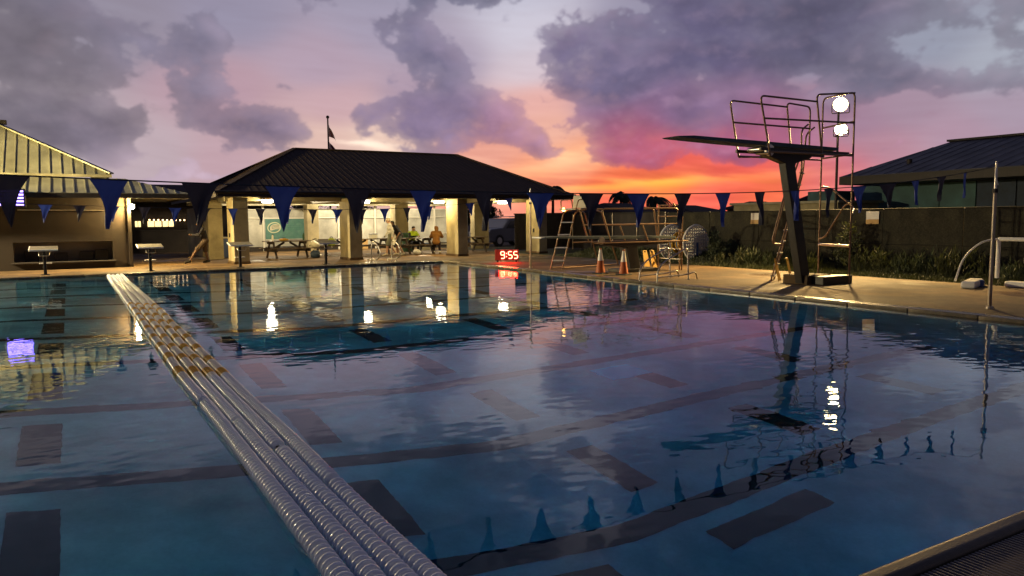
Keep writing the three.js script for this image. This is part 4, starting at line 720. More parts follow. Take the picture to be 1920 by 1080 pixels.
// ---------------------------------------------------------------- LED clock 9:55
{
  const t = thing('led_clock', 'red LED clock reading 9:55 standing on the deck', 'clock', [14.45, DY, -24.95], -0.55);
  part('case', rbox(0.92, 0.42, 0.12, 0, 0.27, 0, 0.02), std('clock face with painted red bloom', C(0.42, 0.03, 0.02), 0.5), t);  // case coloured red to stand in for the bloom of the LEDs
  for (const x of [-0.36, 0.36]) part('foot', rbox(0.06, 0.08, 0.26, x, 0.04, 0, 0.01), M.black, t);
  const led = glow('red LED', 1.0, 0.22, 0.12, 9), w = 0.028, seg = { a: [0, 0.13, 1], b: [0.07, 0.065, 0], c: [0.07, -0.065, 0], d: [0, -0.13, 1], e: [-0.07, -0.065, 0], f: [-0.07, 0.065, 0], g: [0, 0, 1] };
  const digit = (x, s) => { for (const k of s) { const [dx, dy, hor] = seg[k]; part('led_segment', rbox(hor ? 0.115 : w, hor ? w : 0.105, 0.012, x + dx, 0.27 + dy, 0.064, 0.005), led, t); } };
  digit(-0.16, 'abcdfg'); digit(0.13, 'acdfg'); digit(0.34, 'acdfg'); for (const y of [0.33, 0.21]) part('led_colon', rbox(w * 1.1, w * 1.1, 0.012, -0.012, y, 0.064, 0.005), led, t);
  const l = new THREE.RectAreaLight(0xff1a08, 45, 0.7, 0.32); l.position.set(0.05, 0.27, 0.085); l.rotation.y = Math.PI; l.name = 'clock_glow'; t.add(l);
}
// ---------------------------------------------------------------- rope reel with perforated end discs
{
  const t = thing('lane_rope_reel', 'storage reel with two white slotted discs and yellow rope', 'reel', [20.25, 0.045, -21.45], -Math.PI / 2 + 0.05);
  const rim = (x) => {
    const g = [], R0 = 0.66; const tor = new THREE.TorusGeometry(R0, 0.045, 8, 40); tor.rotateY(Math.PI / 2); g.push(clean(tor));
    for (let k = -5; k <= 5; k++) { const y = k * 0.115, h = Math.sqrt(Math.max(0, R0 * R0 - y * y)); g.push(beam([0, y, -h], [0, y, h], 0.05, 0.05)); g.push(beam([0.012, -h, y], [0.012, h, y], 0.05, 0.05, [1, 0, 0])); }
    const hub = new THREE.CylinderGeometry(0.16, 0.16, 0.07, 20); hub.rotateZ(Math.PI / 2); g.push(clean(hub));
    const m = part('end_disc', g, M.plasticWhite, t); m.position.set(x, 0.70, 0);
  };
  rim(-0.62); rim(0.62);
  const ax = new THREE.CylinderGeometry(0.07, 0.07, 1.3, 12); ax.rotateZ(Math.PI / 2); ax.translate(0, 0.7, 0); part('axle', clean(ax), M.binBlue, t);
  for (let k = 0; k < 9; k++) { const g = new THREE.TorusGeometry(0.28 + (k % 3) * 0.05, 0.06, 8, 26); g.rotateY(Math.PI / 2); g.translate(-0.46 + k * 0.115, 0.7, 0); part('rope_coil', clean(g), k % 3 === 1 ? M.binBlue : M.yellow, t); }
  part('frame', [beam([-0.66, 0.04, -0.5], [-0.66, 0.04, 0.5], 0.06, 0.06), beam([0.66, 0.04, -0.5], [0.66, 0.04, 0.5], 0.06, 0.06), beam([-0.66, 0.04, 0.35], [0.66, 0.04, 0.35], 0.05, 0.05), beam([-0.7, 0.05, 0], [-0.7, 0.72, 0], 0.05, 0.05, [0, 0, 1]), beam([0.7, 0.05, 0], [0.7, 0.72, 0], 0.05, 0.05, [0, 0, 1])], M.binBlue, t);
}
// ---------------------------------------------------------------- wet floor signs
for (const [x, z, ry, lbl] of [[15.75, -12.95, 0.5, 'yellow folding wet floor sign under the diving tower ladder'], [16.3, -18.75, 0.2, 'yellow folding wet floor sign behind the low springboard stand']]) {
  const t = thing('wet_floor_sign', lbl, 'sign', [x, DY, z], ry, 'yellow folding floor signs');
  for (const s of [1, -1]) { const sh = new THREE.Shape(); sh.moveTo(-0.15, 0); sh.lineTo(-0.07, 0); sh.lineTo(-0.06, 0.04); sh.lineTo(0.06, 0.04); sh.lineTo(0.07, 0); sh.lineTo(0.15, 0); sh.lineTo(0.10, 0.6); sh.lineTo(-0.10, 0.6); sh.closePath(); const hole = new THREE.Path(); hole.moveTo(-0.05, 0.53); hole.lineTo(-0.05, 0.57); hole.lineTo(0.05, 0.57); hole.lineTo(0.05, 0.53); hole.closePath(); sh.holes.push(hole); const g = new THREE.ExtrudeGeometry(sh, { depth: 0.014, bevelEnabled: false }); g.rotateX(s * -0.22); if (s < 0) g.rotateY(Math.PI); g.translate(0, 0, s * 0.14); part('panel', metres(g), s > 0 ? M.yellow : M.yellow, t); }
  part('hinge', bar([-0.1, 0.585, 0], [0.1, 0.585, 0], 0.015), M.yellow, t);
}
// ---------------------------------------------------------------- water polo goal on the right deck
{
  const t = thing('water_polo_goal', 'white water polo goal with curved brace standing on the deck', 'goal', [17.8, DY, -9.0]);
  const P = (x, y, v) => [x - 17.8, y - DY, 9.0 - v];
  part('frame', pipe([P(18.3, DY + 0.2, 9.15), P(18.3, 1.15, 9.15), P(18.55, 1.15, 5.8), P(18.55, DY + 0.2, 5.8)], 0.045, 0.03, 10), M.plasticWhite, t);
  part('curved_brace', pipe([P(18.3, 1.16, 9.15), P(17.95, 1.1, 9.35), P(17.6, 0.75, 9.55), P(17.45, 0.2, 9.62)], 0.022, 0.5, 8), M.plasticWhite, t);
  part('curved_brace', pipe([P(18.55, 1.16, 5.8), P(18.2, 1.1, 5.8), P(17.8, 0.75, 5.8), P(17.65, 0.2, 5.8)], 0.022, 0.5, 8), M.plasticWhite, t);
  part('float', rbox(1.15, 0.16, 0.3, ...P(17.85, DY + 0.08, 9.45), 0.05, 0.35, 3), M.plasticWhite, t); part('float', rbox(0.26, 0.14, 3.0, ...P(18.42, DY + 0.07, 7.5), 0.05, 0, 3), M.plasticWhite, t); part('float', rbox(1.15, 0.16, 0.3, ...P(18.0, DY + 0.08, 5.75), 0.05, 0, 3), M.plasticWhite, t);
  part('band', rbox(0.12, 0.17, 0.31, ...P(17.95, DY + 0.08, 9.41), 0.04, 0.35, 3), M.binBlue, t);
}
// ---------------------------------------------------------------- flood light mast behind the fence
{
  const t = thing('floodlight_mast', 'thin steel mast with three glaring floodlights behind the fence', 'light mast', [23.3, 0.045, -17.1]);
  part('mast', cyl(0.035, 0.055, 5.5, 0, 2.75, 0, 12), M.fascia, t); part('cross_arm', [bar([-0.35, 5.35, 0.35], [0.35, 5.35, -0.35], 0.03), bar([-0.35, 4.5, 0.35], [0.35, 4.5, -0.35], 0.03)], M.galv, t);
  const g = glow('flood lens', 1.0, 0.80, 0.42, 20);
  const head = (x, y, z, s, k) => { const h = new THREE.Group(); h.name = 'floodlight'; h.position.set(x, y, z); h.rotation.order = 'YXZ'; h.rotation.set(0.25, -1.02, 0); t.add(h); const hs = new THREE.LatheGeometry([[0.0, -0.3], [0.1, -0.29], [0.16, -0.2], [0.25, -0.04], [0.26, 0.0]].map(([a, b]) => new THREE.Vector2(a * s, b * s)), 24); hs.rotateX(Math.PI / 2); part('housing', hs, M.black, h); const ln = new THREE.SphereGeometry(0.235 * s, 24, 12); ln.scale(1, 1, 0.25); ln.translate(0, 0, 0.02); part('lens', clean(ln), g, h); part('yoke', pipe([[-0.28 * s, 0, -0.05], [-0.28 * s, -0.3 * s, -0.05], [0.28 * s, -0.3 * s, -0.05], [0.28 * s, 0, -0.05]], 0.015, 0.05), M.black, h); const l = new THREE.SpotLight(0xffd284, k, 0, 0.95, 0.55); l.position.set(0, 0, 0.03); l.shadow.radius = 7; l.castShadow = true; l.name = 'flood_beam'; l.target.position.set(0, -0.42, 1.0); h.add(l, l.target); };
  head(-0.12, 5.50, 0.16, 1.0, 1300); head(-0.06, 4.66, 0.16, 0.85, 800); head(-0.42, 4.58, 0.5, 0.5, 90);
}
// ---------------------------------------------------------------- picnic tables and what lies on them
function picnic(label, x, z, ry, L = 1.9) {
  const t = thing('picnic_table', label, 'picnic table', [x, DY, z], ry, 'brown picnic tables in the pavilion');
  for (let k = 0; k < 5; k++) part('top_board', rbox(L, 0.04, 0.14, 0, 0.745, -0.3 + k * 0.15, 0.006), M.plankPale, t);
  for (const s of [-1, 1]) for (let k = 0; k < 2; k++) part('bench_board', rbox(L, 0.04, 0.13, 0, 0.435, s * (0.62 + k * 0.14), 0.006), M.plankPale, t);
  for (const s of [-1, 1]) {
    const e = s * (L / 2 - 0.3);
    for (const q of [-1, 1]) part('leg', beam([e, 0, q * 0.62], [e, 0.72, q * 0.22], 0.045, 0.13), M.bark, t);
    part('bench_bearer', box(0.05, 0.12, 1.62, e + s * 0.05, 0.355, 0), M.bark, t); part('top_bearer', box(0.05, 0.1, 0.74, e + s * 0.05, 0.675, 0), M.bark, t);
    part('brace', beam([e, 0.36, 0], [s * 0.12, 0.7, 0], 0.045, 0.09), M.bark, t);
  }
}
picnic('picnic table with bottles in front of the teal banner', 8.35, -34.0, 0.12, 2.0);
picnic('picnic table partly hidden behind the second pier, with the green bag', 11.0, -35.6, 0.1, 1.9);
picnic('long picnic table behind the curved handrails', 12.35, -34.6, 0.1, 2.2);
picnic('picnic table with the two seated people', 14.6, -34.2, 0.15, 1.9);
picnic('picnic table between the third pier and the LED clock', 17.5, -33.9, 0.1, 1.7);
{
  const bottle = (label, x, y, z, mat, capMat, h, r) => { const t = thing('bottle', label, 'bottle', [x, y, z], 0, 'bottles on the picnic table'); part('body', new THREE.LatheGeometry([[0, 0], [r, 0], [r, h * 0.72], [r * 0.45, h * 0.86], [r * 0.4, h * 0.93], [0, h * 0.93]].map((p) => new THREE.Vector2(...p)), 16), mat, t); part('cap', cyl(r * 0.5, r * 0.5, h * 0.1, 0, h * 0.94, 0, 12), capMat, t); };
  bottle('white bottle with dark cap on the banner table', 7.72, 0.826, -33.95, M.plasticWhite, M.black, 0.3, 0.045); bottle('dark green bottle on the banner table', 9.12, 0.826, -34.1, M.green, M.black, 0.34, 0.04);
  const soft = (name, label, cat, x, y, z, s, mat, seed) => { const g = new THREE.SphereGeometry(1, 24, 14), p = g.attributes.position; for (let i = 0; i < p.count; i++) { const a = p.getX(i), b = p.getY(i), c = p.getZ(i), n = 1 + 0.3 * fbm3(a * 1.6 + seed, b * 1.6, c * 1.6, 3); p.setXYZ(i, a * n * s[0], Math.max(-0.75, b * n) * s[1] + s[1] * 0.75, c * n * s[2]); } g.computeVertexNormals(); const t = thing(name, label, cat, [x, y, z]); part('body', g, mat, t); part('strap', pipe([[-s[0] * 0.5, s[1] * 1.4, 0], [-s[0] * 0.2, s[1] * 1.95, 0], [s[0] * 0.3, s[1] * 1.9, 0], [s[0] * 0.5, s[1] * 1.35, 0]], 0.014, 0.1), M.black, t); return t; };
  soft('orange_towel', 'crumpled orange towel on the banner table', 'towel', 8.2, 0.826, -34.0, [0.22, 0.06, 0.16], M.yellow, 1);
  soft('backpack', 'pale patterned backpack on the bench end of the banner table', 'bag', 9.45, 0.515, -33.4, [0.22, 0.2, 0.18], M.cream, 3);
  soft('backpack', 'dark backpack below the pale one at the banner table', 'bag', 9.35, DY, -33.1, [0.22, 0.2, 0.2], M.navy, 5);
  soft('sports_bag', 'green and yellow bag on the bench beside the second pier', 'bag', 10.65, 0.515, -34.9, [0.2, 0.22, 0.16], std('lime cloth', C(0.35, 0.42, 0.03), 0.7), 7);
  soft('sports_bag', 'yellow bag on the long table by the handrails', 'bag', 11.75, 0.826, -34.7, [0.16, 0.11, 0.14], M.yellow, 9);
  soft('helmet_bag', 'white rounded bag on the floor under the seated people table', 'bag', 14.35, DY, -33.4, [0.2, 0.13, 0.2], M.plasticWhite, 11);
  const bin = thing('green_bin', 'dark green bin behind the seated people', 'bin', [15.1, DY, -36.4]); part('body', cyl(0.3, 0.25, 0.95, 0, 0.475, 0, 20), M.green, bin); part('rim', new THREE.TorusGeometry(0.3, 0.025, 8, 24).rotateX(Math.PI / 2).translate(0, 0.95, 0), M.green, bin);
  const b2 = thing('blue_bin', 'blue bin beside the pier nearest the bath house', 'bin', [6.0, DY, -35.6]); part('body', rbox(0.5, 0.85, 0.5, 0, 0.45, 0, 0.04), M.binBlue, b2); part('lid', rbox(0.54, 0.07, 0.54, 0, 0.91, 0, 0.03), M.cream, b2); part('wheel', [cyl(0.07, 0.07, 0.05, -0.2, 0.07, -0.24), cyl(0.07, 0.07, 0.05, 0.2, 0.07, -0.24)], M.black, b2);
  const flat = (name, label, cat, x, y, z, ry, w, h, d, mat, lid) => { const t = thing(name, label, cat, [x, y, z], ry); part('body', rbox(w, h, d, 0, h / 2, 0, 0.015), mat, t); if (lid) part('lid', rbox(w * 1.03, h * 0.18, d * 1.03, 0, h * 1.06, 0, 0.01), lid, t); };
  flat('lunch_box', 'white cool box on the long table by the handrails', 'box', 12.6, 0.826, -34.6, 0.3, 0.34, 0.2, 0.24, M.plasticWhite, M.binBlue); flat('paper_stack', 'loose white papers on the long table', 'paper', 12.2, 0.826, -34.35, 0.5, 0.3, 0.02, 0.22, M.paper); flat('storage_tub', 'grey storage tub on the floor beside the wash counter', 'tub', 16.6, DY, -37.6, 0.1, 0.5, 0.34, 0.4, M.cream, M.binBlue); flat('cardboard_box', 'brown cardboard box against the white panels behind the third pier', 'box', 14.3, DY, -41.2, 0.2, 0.6, 0.5, 0.45, M.tan, M.tan); flat('ice_chest', 'white ice chest on the bench of the long table', 'box', 13.3, 0.515, -33.85, 0.1, 0.4, 0.26, 0.26, M.plasticWhite, M.cream);
  // wash basin counter in front of the white panels
  const wb = thing('wash_counter', 'white wash counter with tap behind the third pier', 'counter', [18.0, DY, -37.8]); part('top', rbox(1.7, 0.08, 0.6, 0, 0.88, 0, 0.02), M.plasticWhite, wb); for (const x of [-0.7, 0.7]) for (const z of [-0.22, 0.22]) part('leg', bar([x, 0, z], [x, 0.85, z], 0.025), M.steel, wb); part('shelf', rbox(1.6, 0.04, 0.5, 0, 0.3, 0, 0.01), M.plasticWhite, wb); part('tap', pipe([[0.6, 0.92, -0.1], [0.6, 1.12, -0.1], [0.6, 1.12, 0.08], [0.6, 1.04, 0.1]], 0.015, 0.05), M.steel, wb);
}
// ---------------------------------------------------------------- flag mast behind the pavilion
{
  const t = thing('flag_mast', 'flagpole with two limp flags rising behind the pavilion roof', 'flagpole', [15.4, 0.02, -50.5]);
  part('pole', cyl(0.05, 0.08, 8.55, 0, 4.27, 0, 12), M.pillar, t); part('finial', ball(0.11, 0, 8.62, 0), M.pillar, t);
  const flag = (name, y0, len, out, mat, seed) => { const N = 16, K = 10, pos = [], uv = [], idx = []; for (let j = 0; j <= N; j++) for (let i = 0; i <= K; i++) { const s = i / K, q = j / N; pos.push(0.06 + out * s * (0.10 + 0.9 * Math.pow(q, 0.8)), y0 - len * q - 0.35 * s * s, 0.16 * Math.sin(s * 8 + seed + q * 2) * s); uv.push(s, 1 - q); } for (let j = 0; j < N; j++) for (let i = 0; i < K; i++) { const a = j * (K + 1) + i; idx.push(a, a + K + 1, a + 1, a + 1, a + K + 1, a + K + 2); } const g = new THREE.BufferGeometry(); g.setAttribute('position', new THREE.Float32BufferAttribute(pos, 3)); g.setAttribute('uv', new THREE.Float32BufferAttribute(uv, 2)); g.setIndex(idx); g.computeVertexNormals(); part(name, g, mat, t); };
  const stripes = (list, canton) => { const cv = document.createElement('canvas'); cv.width = 128; cv.height = 128; const c = cv.getContext('2d'); list.forEach((k, i) => { c.fillStyle = k; c.fillRect(i * 128 / list.length, 0, 128 / list.length + 1, 128); }); c.fillStyle = canton; c.fillRect(0, 0, 58, 52); const q = new THREE.CanvasTexture(cv); q.colorSpace = THREE.SRGBColorSpace; return q; };
  flag('upper_flag', 8.1, 0.78, 0.55, phys('striped flag cloth', C(1, 1, 1), 0.9, { transmission: 0.3, map: stripes(['#7a1f2a', '#a89a9c', '#7a1f2a', '#a89a9c', '#7a1f2a', '#c4bcbc'], '#2a2440') }), 1);
  flag('lower_flag', 6.98, 0.75, 1.05, phys('pale flag cloth', C(1, 1, 1), 0.9, { transmission: 0.35, map: stripes(['#b9a7aa', '#8c3a48', '#b9a7aa', '#8c3a48'], '#b9a7aa') }), 2.4);
}
// ---------------------------------------------------------------- parked car in the gap
{
  const t = thing('parked_suv', 'grey blue parked SUV seen beside the dark gate', 'car', [23.4, 0.052, -40.5], 0.25);
  const sh = new THREE.Shape(); sh.moveTo(-2.2, 0.35); sh.lineTo(-2.25, 0.85); sh.lineTo(-2.1, 1.0); sh.lineTo(-1.1, 1.08); sh.lineTo(-0.55, 1.62); sh.lineTo(1.7, 1.68); sh.lineTo(2.15, 1.1); sh.lineTo(2.25, 0.8); sh.lineTo(2.2, 0.35); sh.closePath();
  const g = new THREE.ExtrudeGeometry(sh, { depth: 1.6, bevelEnabled: true, bevelSize: 0.08, bevelThickness: 0.1, bevelSegments: 3 }); g.translate(0, 0, -0.8); part('body', clean(g), M.carBlue, t);
  for (const [a, b] of [[-0.75, 0.35], [0.45, 1.6]]) { const s = new THREE.Shape(); s.moveTo(a - 0.1, 1.1); s.lineTo(a + 0.3, 1.54); s.lineTo(b, 1.58); s.lineTo(b + 0.05, 1.1); s.closePath(); const w = new THREE.ExtrudeGeometry(s, { depth: 0.02, bevelEnabled: false }); w.translate(0, 0, 0.9); part('window', clean(w), M.glassDark, t); }
  for (const x of [-1.4, 1.4]) for (const z of [-0.78, 0.78]) { const w = new THREE.CylinderGeometry(0.36, 0.36, 0.24, 24); w.rotateX(Math.PI / 2); w.translate(x, 0.36, z); const q = part('wheel', clean(w), M.rubber, t); const h = new THREE.CylinderGeometry(0.2, 0.2, 0.25, 16); h.rotateX(Math.PI / 2); h.translate(x, 0.36, z); part('rim', clean(h), M.steel, q); }
  part('headlight', rbox(0.08, 0.14, 0.3, -2.26, 0.82, 0.6, 0.03), M.plasticWhite, t); part('headlight', rbox(0.08, 0.14, 0.3, -2.26, 0.82, -0.6, 0.03), M.plasticWhite, t); part('bumper', rbox(0.16, 0.2, 1.7, -2.28, 0.48, 0, 0.05), M.black, t); part('roof_rack', [bar([-0.4, 1.78, 0.7], [1.5, 1.82, 0.7], 0.02), bar([-0.4, 1.78, -0.7], [1.5, 1.82, -0.7], 0.02)], M.steel, t);
}
// ---------------------------------------------------------------- planting
const leafGeo = (() => { const g = new THREE.BufferGeometry(); g.setAttribute('position', new THREE.Float32BufferAttribute([0, 0, 0, -0.5, 0.45, 0.06, 0, 1, -0.05, 0.5, 0.45, 0.06], 3)); g.setAttribute('uv', new THREE.Float32BufferAttribute([0.5, 0, 0, 0.5, 0.5, 1, 1, 0.5], 2)); g.setIndex([0, 2, 1, 0, 3, 2]); g.computeVertexNormals(); return g; })();
function leafCloud(n, seed, place, size, w = 0.4, tilt = 2.6) {                         // many small leaf faces in one geometry
  const R = rng(seed), pos = [], e = new THREE.Euler(), q = new THREE.Quaternion(), m = new THREE.Matrix4(), v = V(0, 0, 0), src = clean(leafGeo).attributes.position;
  for (let k = 0; k < n; k++) { const p = place(R); if (!p) continue; e.set((R() - 0.5) * tilt, R() * 6.3, (R() - 0.5) * tilt); q.setFromEuler(e); const s = size * (0.6 + R() * 0.8); m.compose(V(p[0], p[1], p[2]), q, V(s * w, s, s)); for (let i = 0; i < src.count; i++) { v.fromBufferAttribute(src, i).applyMatrix4(m); pos.push(v.x, v.y, v.z); } }
  const g = new THREE.BufferGeometry(); g.setAttribute('position', new THREE.Float32BufferAttribute(pos, 3)); g.computeVertexNormals(); return clean(g);
}
function shrub(label, x, z, h, w, n, seed, mat, group, name = 'shrub') {
  const t = thing(name, label, 'shrub', [x, 0.03, z], seed, group), R = rng(seed * 7 + 1), cl = [];
  for (let k = 0; k < 9; k++) cl.push([(R() - 0.5) * w, h * (0.25 + 0.7 * R()), (R() - 0.5) * w, 0.10 + R() * 0.16 * w]);
  part('crown', leafCloud(n, seed, (r) => { const c = cl[Math.floor(r() * cl.length)], a = r() * 6.28, b = Math.acos(2 * r() - 1), d = c[3] * (0.4 + 0.8 * r()) * 1.3; return [c[0] + Math.cos(a) * Math.sin(b) * d, Math.max(0.03, c[1] + Math.cos(b) * d * 1.2), c[2] + Math.sin(a) * Math.sin(b) * d]; }, name === 'low_shrub' ? 0.19 : 0.13, name === 'low_shrub' ? 0.16 : 0.4, name === 'low_shrub' ? 1.3 : 2.6), mat, t);
  for (let k = 0; k < 5; k++) part('stem', clean(sweep([V(0, 0, 0), V(cl[k][0] * 0.5, cl[k][1] * 0.5, cl[k][2] * 0.5), V(cl[k][0], cl[k][1], cl[k][2])], (s) => 0.014 - s * 0.009, 5)), M.trunk, t);
  return t;
}
shrub('tall loose shrub against the fence right of the diving tower', 20.35, -14.55, 1.42, 0.55, 900, 3, M.leaf, 'shrubs along the olive fence');
shrub('dark rounded shrub on the fence beside the reel', 20.5, -19.6, 1.15, 0.8, 1200, 4, M.leafDark, 'shrubs along the olive fence');
{
  const words = ['low bushy plant at the fence foot directly behind the tower pillar', 'low plant at the fence foot just left of the tower ladder', 'low bushy plant at the fence foot right of the tall shrub', 'spreading low plant under the second fence notice', 'low leafy plant midway between tower and goal', 'low plant at the fence foot behind the goal brace', 'low bushy plant just right of the reel', 'low plant behind the goal post at the picture edge'];
  [[20.2, -15.6], [20.1, -17.2], [20.25, -13.7], [20.1, -13.0], [20.2, -12.3], [20.3, -10.8], [20.0, -18.5], [20.2, -9.0]].forEach(([x, z], k) => shrub(words[k], x, z, 0.2 + 0.13 * (k % 3), 1.3, 620, 20 + k, k % 3 === 1 ? M.leafDark : M.leaf, 'shrubs along the olive fence', 'low_shrub'));
  // grass blades on the strip between deck and fence
  const R = rng(88), blade = new THREE.BufferGeometry(); blade.setAttribute('position', new THREE.Float32BufferAttribute([-0.006, 0, 0, 0.006, 0, 0, 0.004, 0.6, 0.12, 0, 1, 0.42], 3)); blade.setIndex([0, 1, 2, 0, 2, 3]); blade.computeVertexNormals();
  const n = 60000, im = new THREE.InstancedMesh(blade, M.leaf, n), m = new THREE.Matrix4(), q = new THREE.Quaternion(), e = new THREE.Euler();
  for (let k = 0; k < n; k++) { const x = 18.58 + 2.4 * Math.pow(R(), 0.75), z = -4 - 24 * R(), near = smooth(19.3, 20.9, x), h = 0.05 + 0.07 * R() + near * (0.10 + 0.45 * R() * Math.max(0, 0.4 + fbm3(z * 0.9, x, 1, 2) * 1.6)); e.set((R() - 0.5) * 0.5, R() * 6.3, (R() - 0.5) * 0.5); q.setFromEuler(e); m.compose(V(x, 0.042, z), q, V(1.3, h, h)); im.setMatrixAt(k, m); }
  im.name = numbered('grass'); scene.add(im); tag(im, 'rough grass on the strip between deck and olive fence', 'grass', undefined, 'stuff');
}
// coconut palms on the skyline
function palm(label, x, z, h, s, seed) {
  const t = thing('palm_tree', label, 'palm', [x, 0.02, z], 0, 'palms on the skyline'), R = rng(seed), L = []; for (let k = 0; k <= 8; k++) L.push(V(0.25 * Math.sin(k * 0.3) * s, h * k / 8, 0)); part('trunk', sweep(L, (q) => 0.2 - 0.08 * q, 8), M.trunk, t);
  const top = L[8];
  for (let k = 0; k < 18; k++) {
    const a = k / 18 * 6.28 + R() * 0.3, len = s * (1.5 + R() * 0.7), up = 0.25 + R() * 0.9, pts = []; for (let j = 0; j <= 7; j++) { const q = j / 7; pts.push(V(top.x + Math.cos(a) * len * q + 0.5 * q * q * s, top.y + len * (up * q - 1.25 * q * q), Math.sin(a) * len * q)); }
    const list = [clean(sweep(pts, (q) => 0.035 * (1 - q) + 0.008, 5))];
    const pos = []; for (let j = 0; j < 7; j++) for (let i = 0; i < 4; i++) { const p = pts[j].clone().lerp(pts[j + 1], i / 4), d = pts[j + 1].clone().sub(pts[j]).normalize(), sd = V(-Math.sin(a), 0, Math.cos(a)), ll = s * 0.85 * Math.sin((j + i / 4 + 0.6) / 7.8 * 3.0); for (const g of [-1, 1]) { const tip = p.clone().add(sd.clone().multiplyScalar(g * ll * 0.7)).add(d.clone().multiplyScalar(ll * 0.5)); tip.y -= ll * 0.45; const b = p.clone().add(d.clone().multiplyScalar(0.16 * s)); pos.push(p.x, p.y, p.z, b.x, b.y, b.z, tip.x, tip.y, tip.z); } }
    const g = new THREE.BufferGeometry(); g.setAttribute('position', new THREE.Float32BufferAttribute(pos, 3)); g.computeVertexNormals(); list.push(clean(g)); part('frond', list, M.leafDark, t);
  }
}
palm('tall wind bent palm above the low springboard rails', 55.9, -70, 4.3, 0.95, 4); palm('low round palm just left of the springboard posts', 61.2, -70, 3.9, 0.9, 9); palm('leaning palm behind the lifeguard seat', 45.0, -68, 4.9, 0.8, 12);
// conifers and round trees far off
function farTree(name, label, x, z, h, w, seed, cone) {
  const t = thing(name, label, 'tree', [x, 0.02, z], 0, 'trees far beyond the pavilion'); part('trunk', cyl(0.08, 0.14, h * 0.5, 0, h * 0.25, 0, 8), M.trunk, t);
  part('crown', leafCloud(1400, seed, (r) => { const q = r(), a = r() * 6.28, rad = (cone ? (1 - q) * (0.7 + 0.5 * Math.sin(q * 22)) : Math.sqrt(Math.max(0, 1 - Math.pow(2 * q - 1, 2))) * (0.7 + 0.4 * Math.sin(a * 3 + q * 9))) * w * Math.sqrt(r()); return [Math.cos(a) * rad, h * (0.25 + 0.75 * q), Math.sin(a) * rad]; }, 0.3), M.leafDark, t);
}
farTree('conifer', 'small pointed conifer silhouette in the gap above the SUV, nearer the pier', 46, -90, 4.6, 0.9, 41, true); farTree('conifer', 'taller pointed conifer silhouette in the gap near the dark gate', 49.5, -90, 5.8, 0.9, 42, true);
[[51, -92, 3.2, 1.6, 'round dark tree in the gap just left of the dark gate'], [47.8, -94, 2.9, 1.5, 'round dark tree between the two conifers'], [43.2, -90, 2.9, 1.6, 'round dark tree beside the pier in the gap'], [11, -60, 3.4, 2.3, 'dark tree behind the white panels over the banner'], [16, -60, 3.1, 2.2, 'dark tree behind the white panels over the second pier'], [20, -58, 2.9, 1.8, 'dark tree behind the white panels at mid pavilion'], [7.5, -58, 4.0, 2.2, 'dark tree behind the cafe near the pavilion eave']].forEach(([x, z, h, w, l], k) => farTree('round_tree', l, x, z, h, w, 50 + k, false));

// ---------------------------------------------------------------- people
function march(bones, cell, pad = 0.06) {                                   // mesh of a smooth union of tapered capsules [a, b, ra, rb, k]
  let lo = [9, 9, 9], hi = [-9, -9, -9]; for (const [a, b, ra, rb] of bones) for (let c = 0; c < 3; c++) { lo[c] = Math.min(lo[c], a[c] - ra, b[c] - rb); hi[c] = Math.max(hi[c], a[c] + ra, b[c] + rb); }
  const S = Math.max(hi[0] - lo[0], hi[1] - lo[1], hi[2] - lo[2]) + pad * 2, n = Math.ceil(S / cell) + 4, mc = new MarchingCubes(n, M.skin, false, false, 60000), mid = [0, 1, 2].map((c) => (lo[c] + hi[c]) / 2);
  mc.isolation = 0; const hs = n / 2, k0 = 0.025;
  mc.field.fill(-1);
  const rng3 = [0, 1, 2].map((c) => [Math.max(1, Math.floor((lo[c] - pad - mid[c]) / S * 2 * hs * (S / S) + hs)), Math.min(n - 1, Math.ceil((hi[c] + pad - mid[c]) / S * 2 * hs + hs))]);
  for (let z = rng3[2][0]; z < rng3[2][1]; z++) for (let y = rng3[1][0]; y < rng3[1][1]; y++) for (let x = rng3[0][0]; x < rng3[0][1]; x++) {
    const px = (x - hs) / hs * S / 2 + mid[0], py = (y - hs) / hs * S / 2 + mid[1], pz = (z - hs) / hs * S / 2 + mid[2];
    let d = 1;
    for (const [a, b, ra, rb, kk] of bones) {
      const bx = b[0] - a[0], by = b[1] - a[1], bz = b[2] - a[2], qx = px - a[0], qy = py - a[1], qz = pz - a[2], bb = bx * bx + by * by + bz * bz, t = bb < 1e-9 ? 0 : Math.max(0, Math.min(1, (qx * bx + qy * by + qz * bz) / bb));
      const ex = qx - bx * t, ey = qy - by * t, ez = qz - bz * t, s = Math.sqrt(ex * ex + ey * ey + ez * ez) - (ra + (rb - ra) * t), k = kk ?? k0, h = Math.max(0, k - Math.abs(d - s)) / k; d = Math.min(d, s) - h * h * k * 0.25;
    }
    mc.field[x + y * n + z * n * n] = -d;
  }
  mc.update();
  const cnt = mc.count ?? mc.geometry.drawRange.count, pos = new Float32Array(mc.positionArray.subarray(0, cnt * 3));
  for (let i = 0; i < pos.length; i += 3) for (let c = 0; c < 3; c++) pos[i + c] = pos[i + c] * S / 2 + mid[c];
  let g = new THREE.BufferGeometry(); g.setAttribute('position', new THREE.BufferAttribute(pos, 3)); g = mergeVertices(g, 1e-4); g.computeVertexNormals(); return g;
}
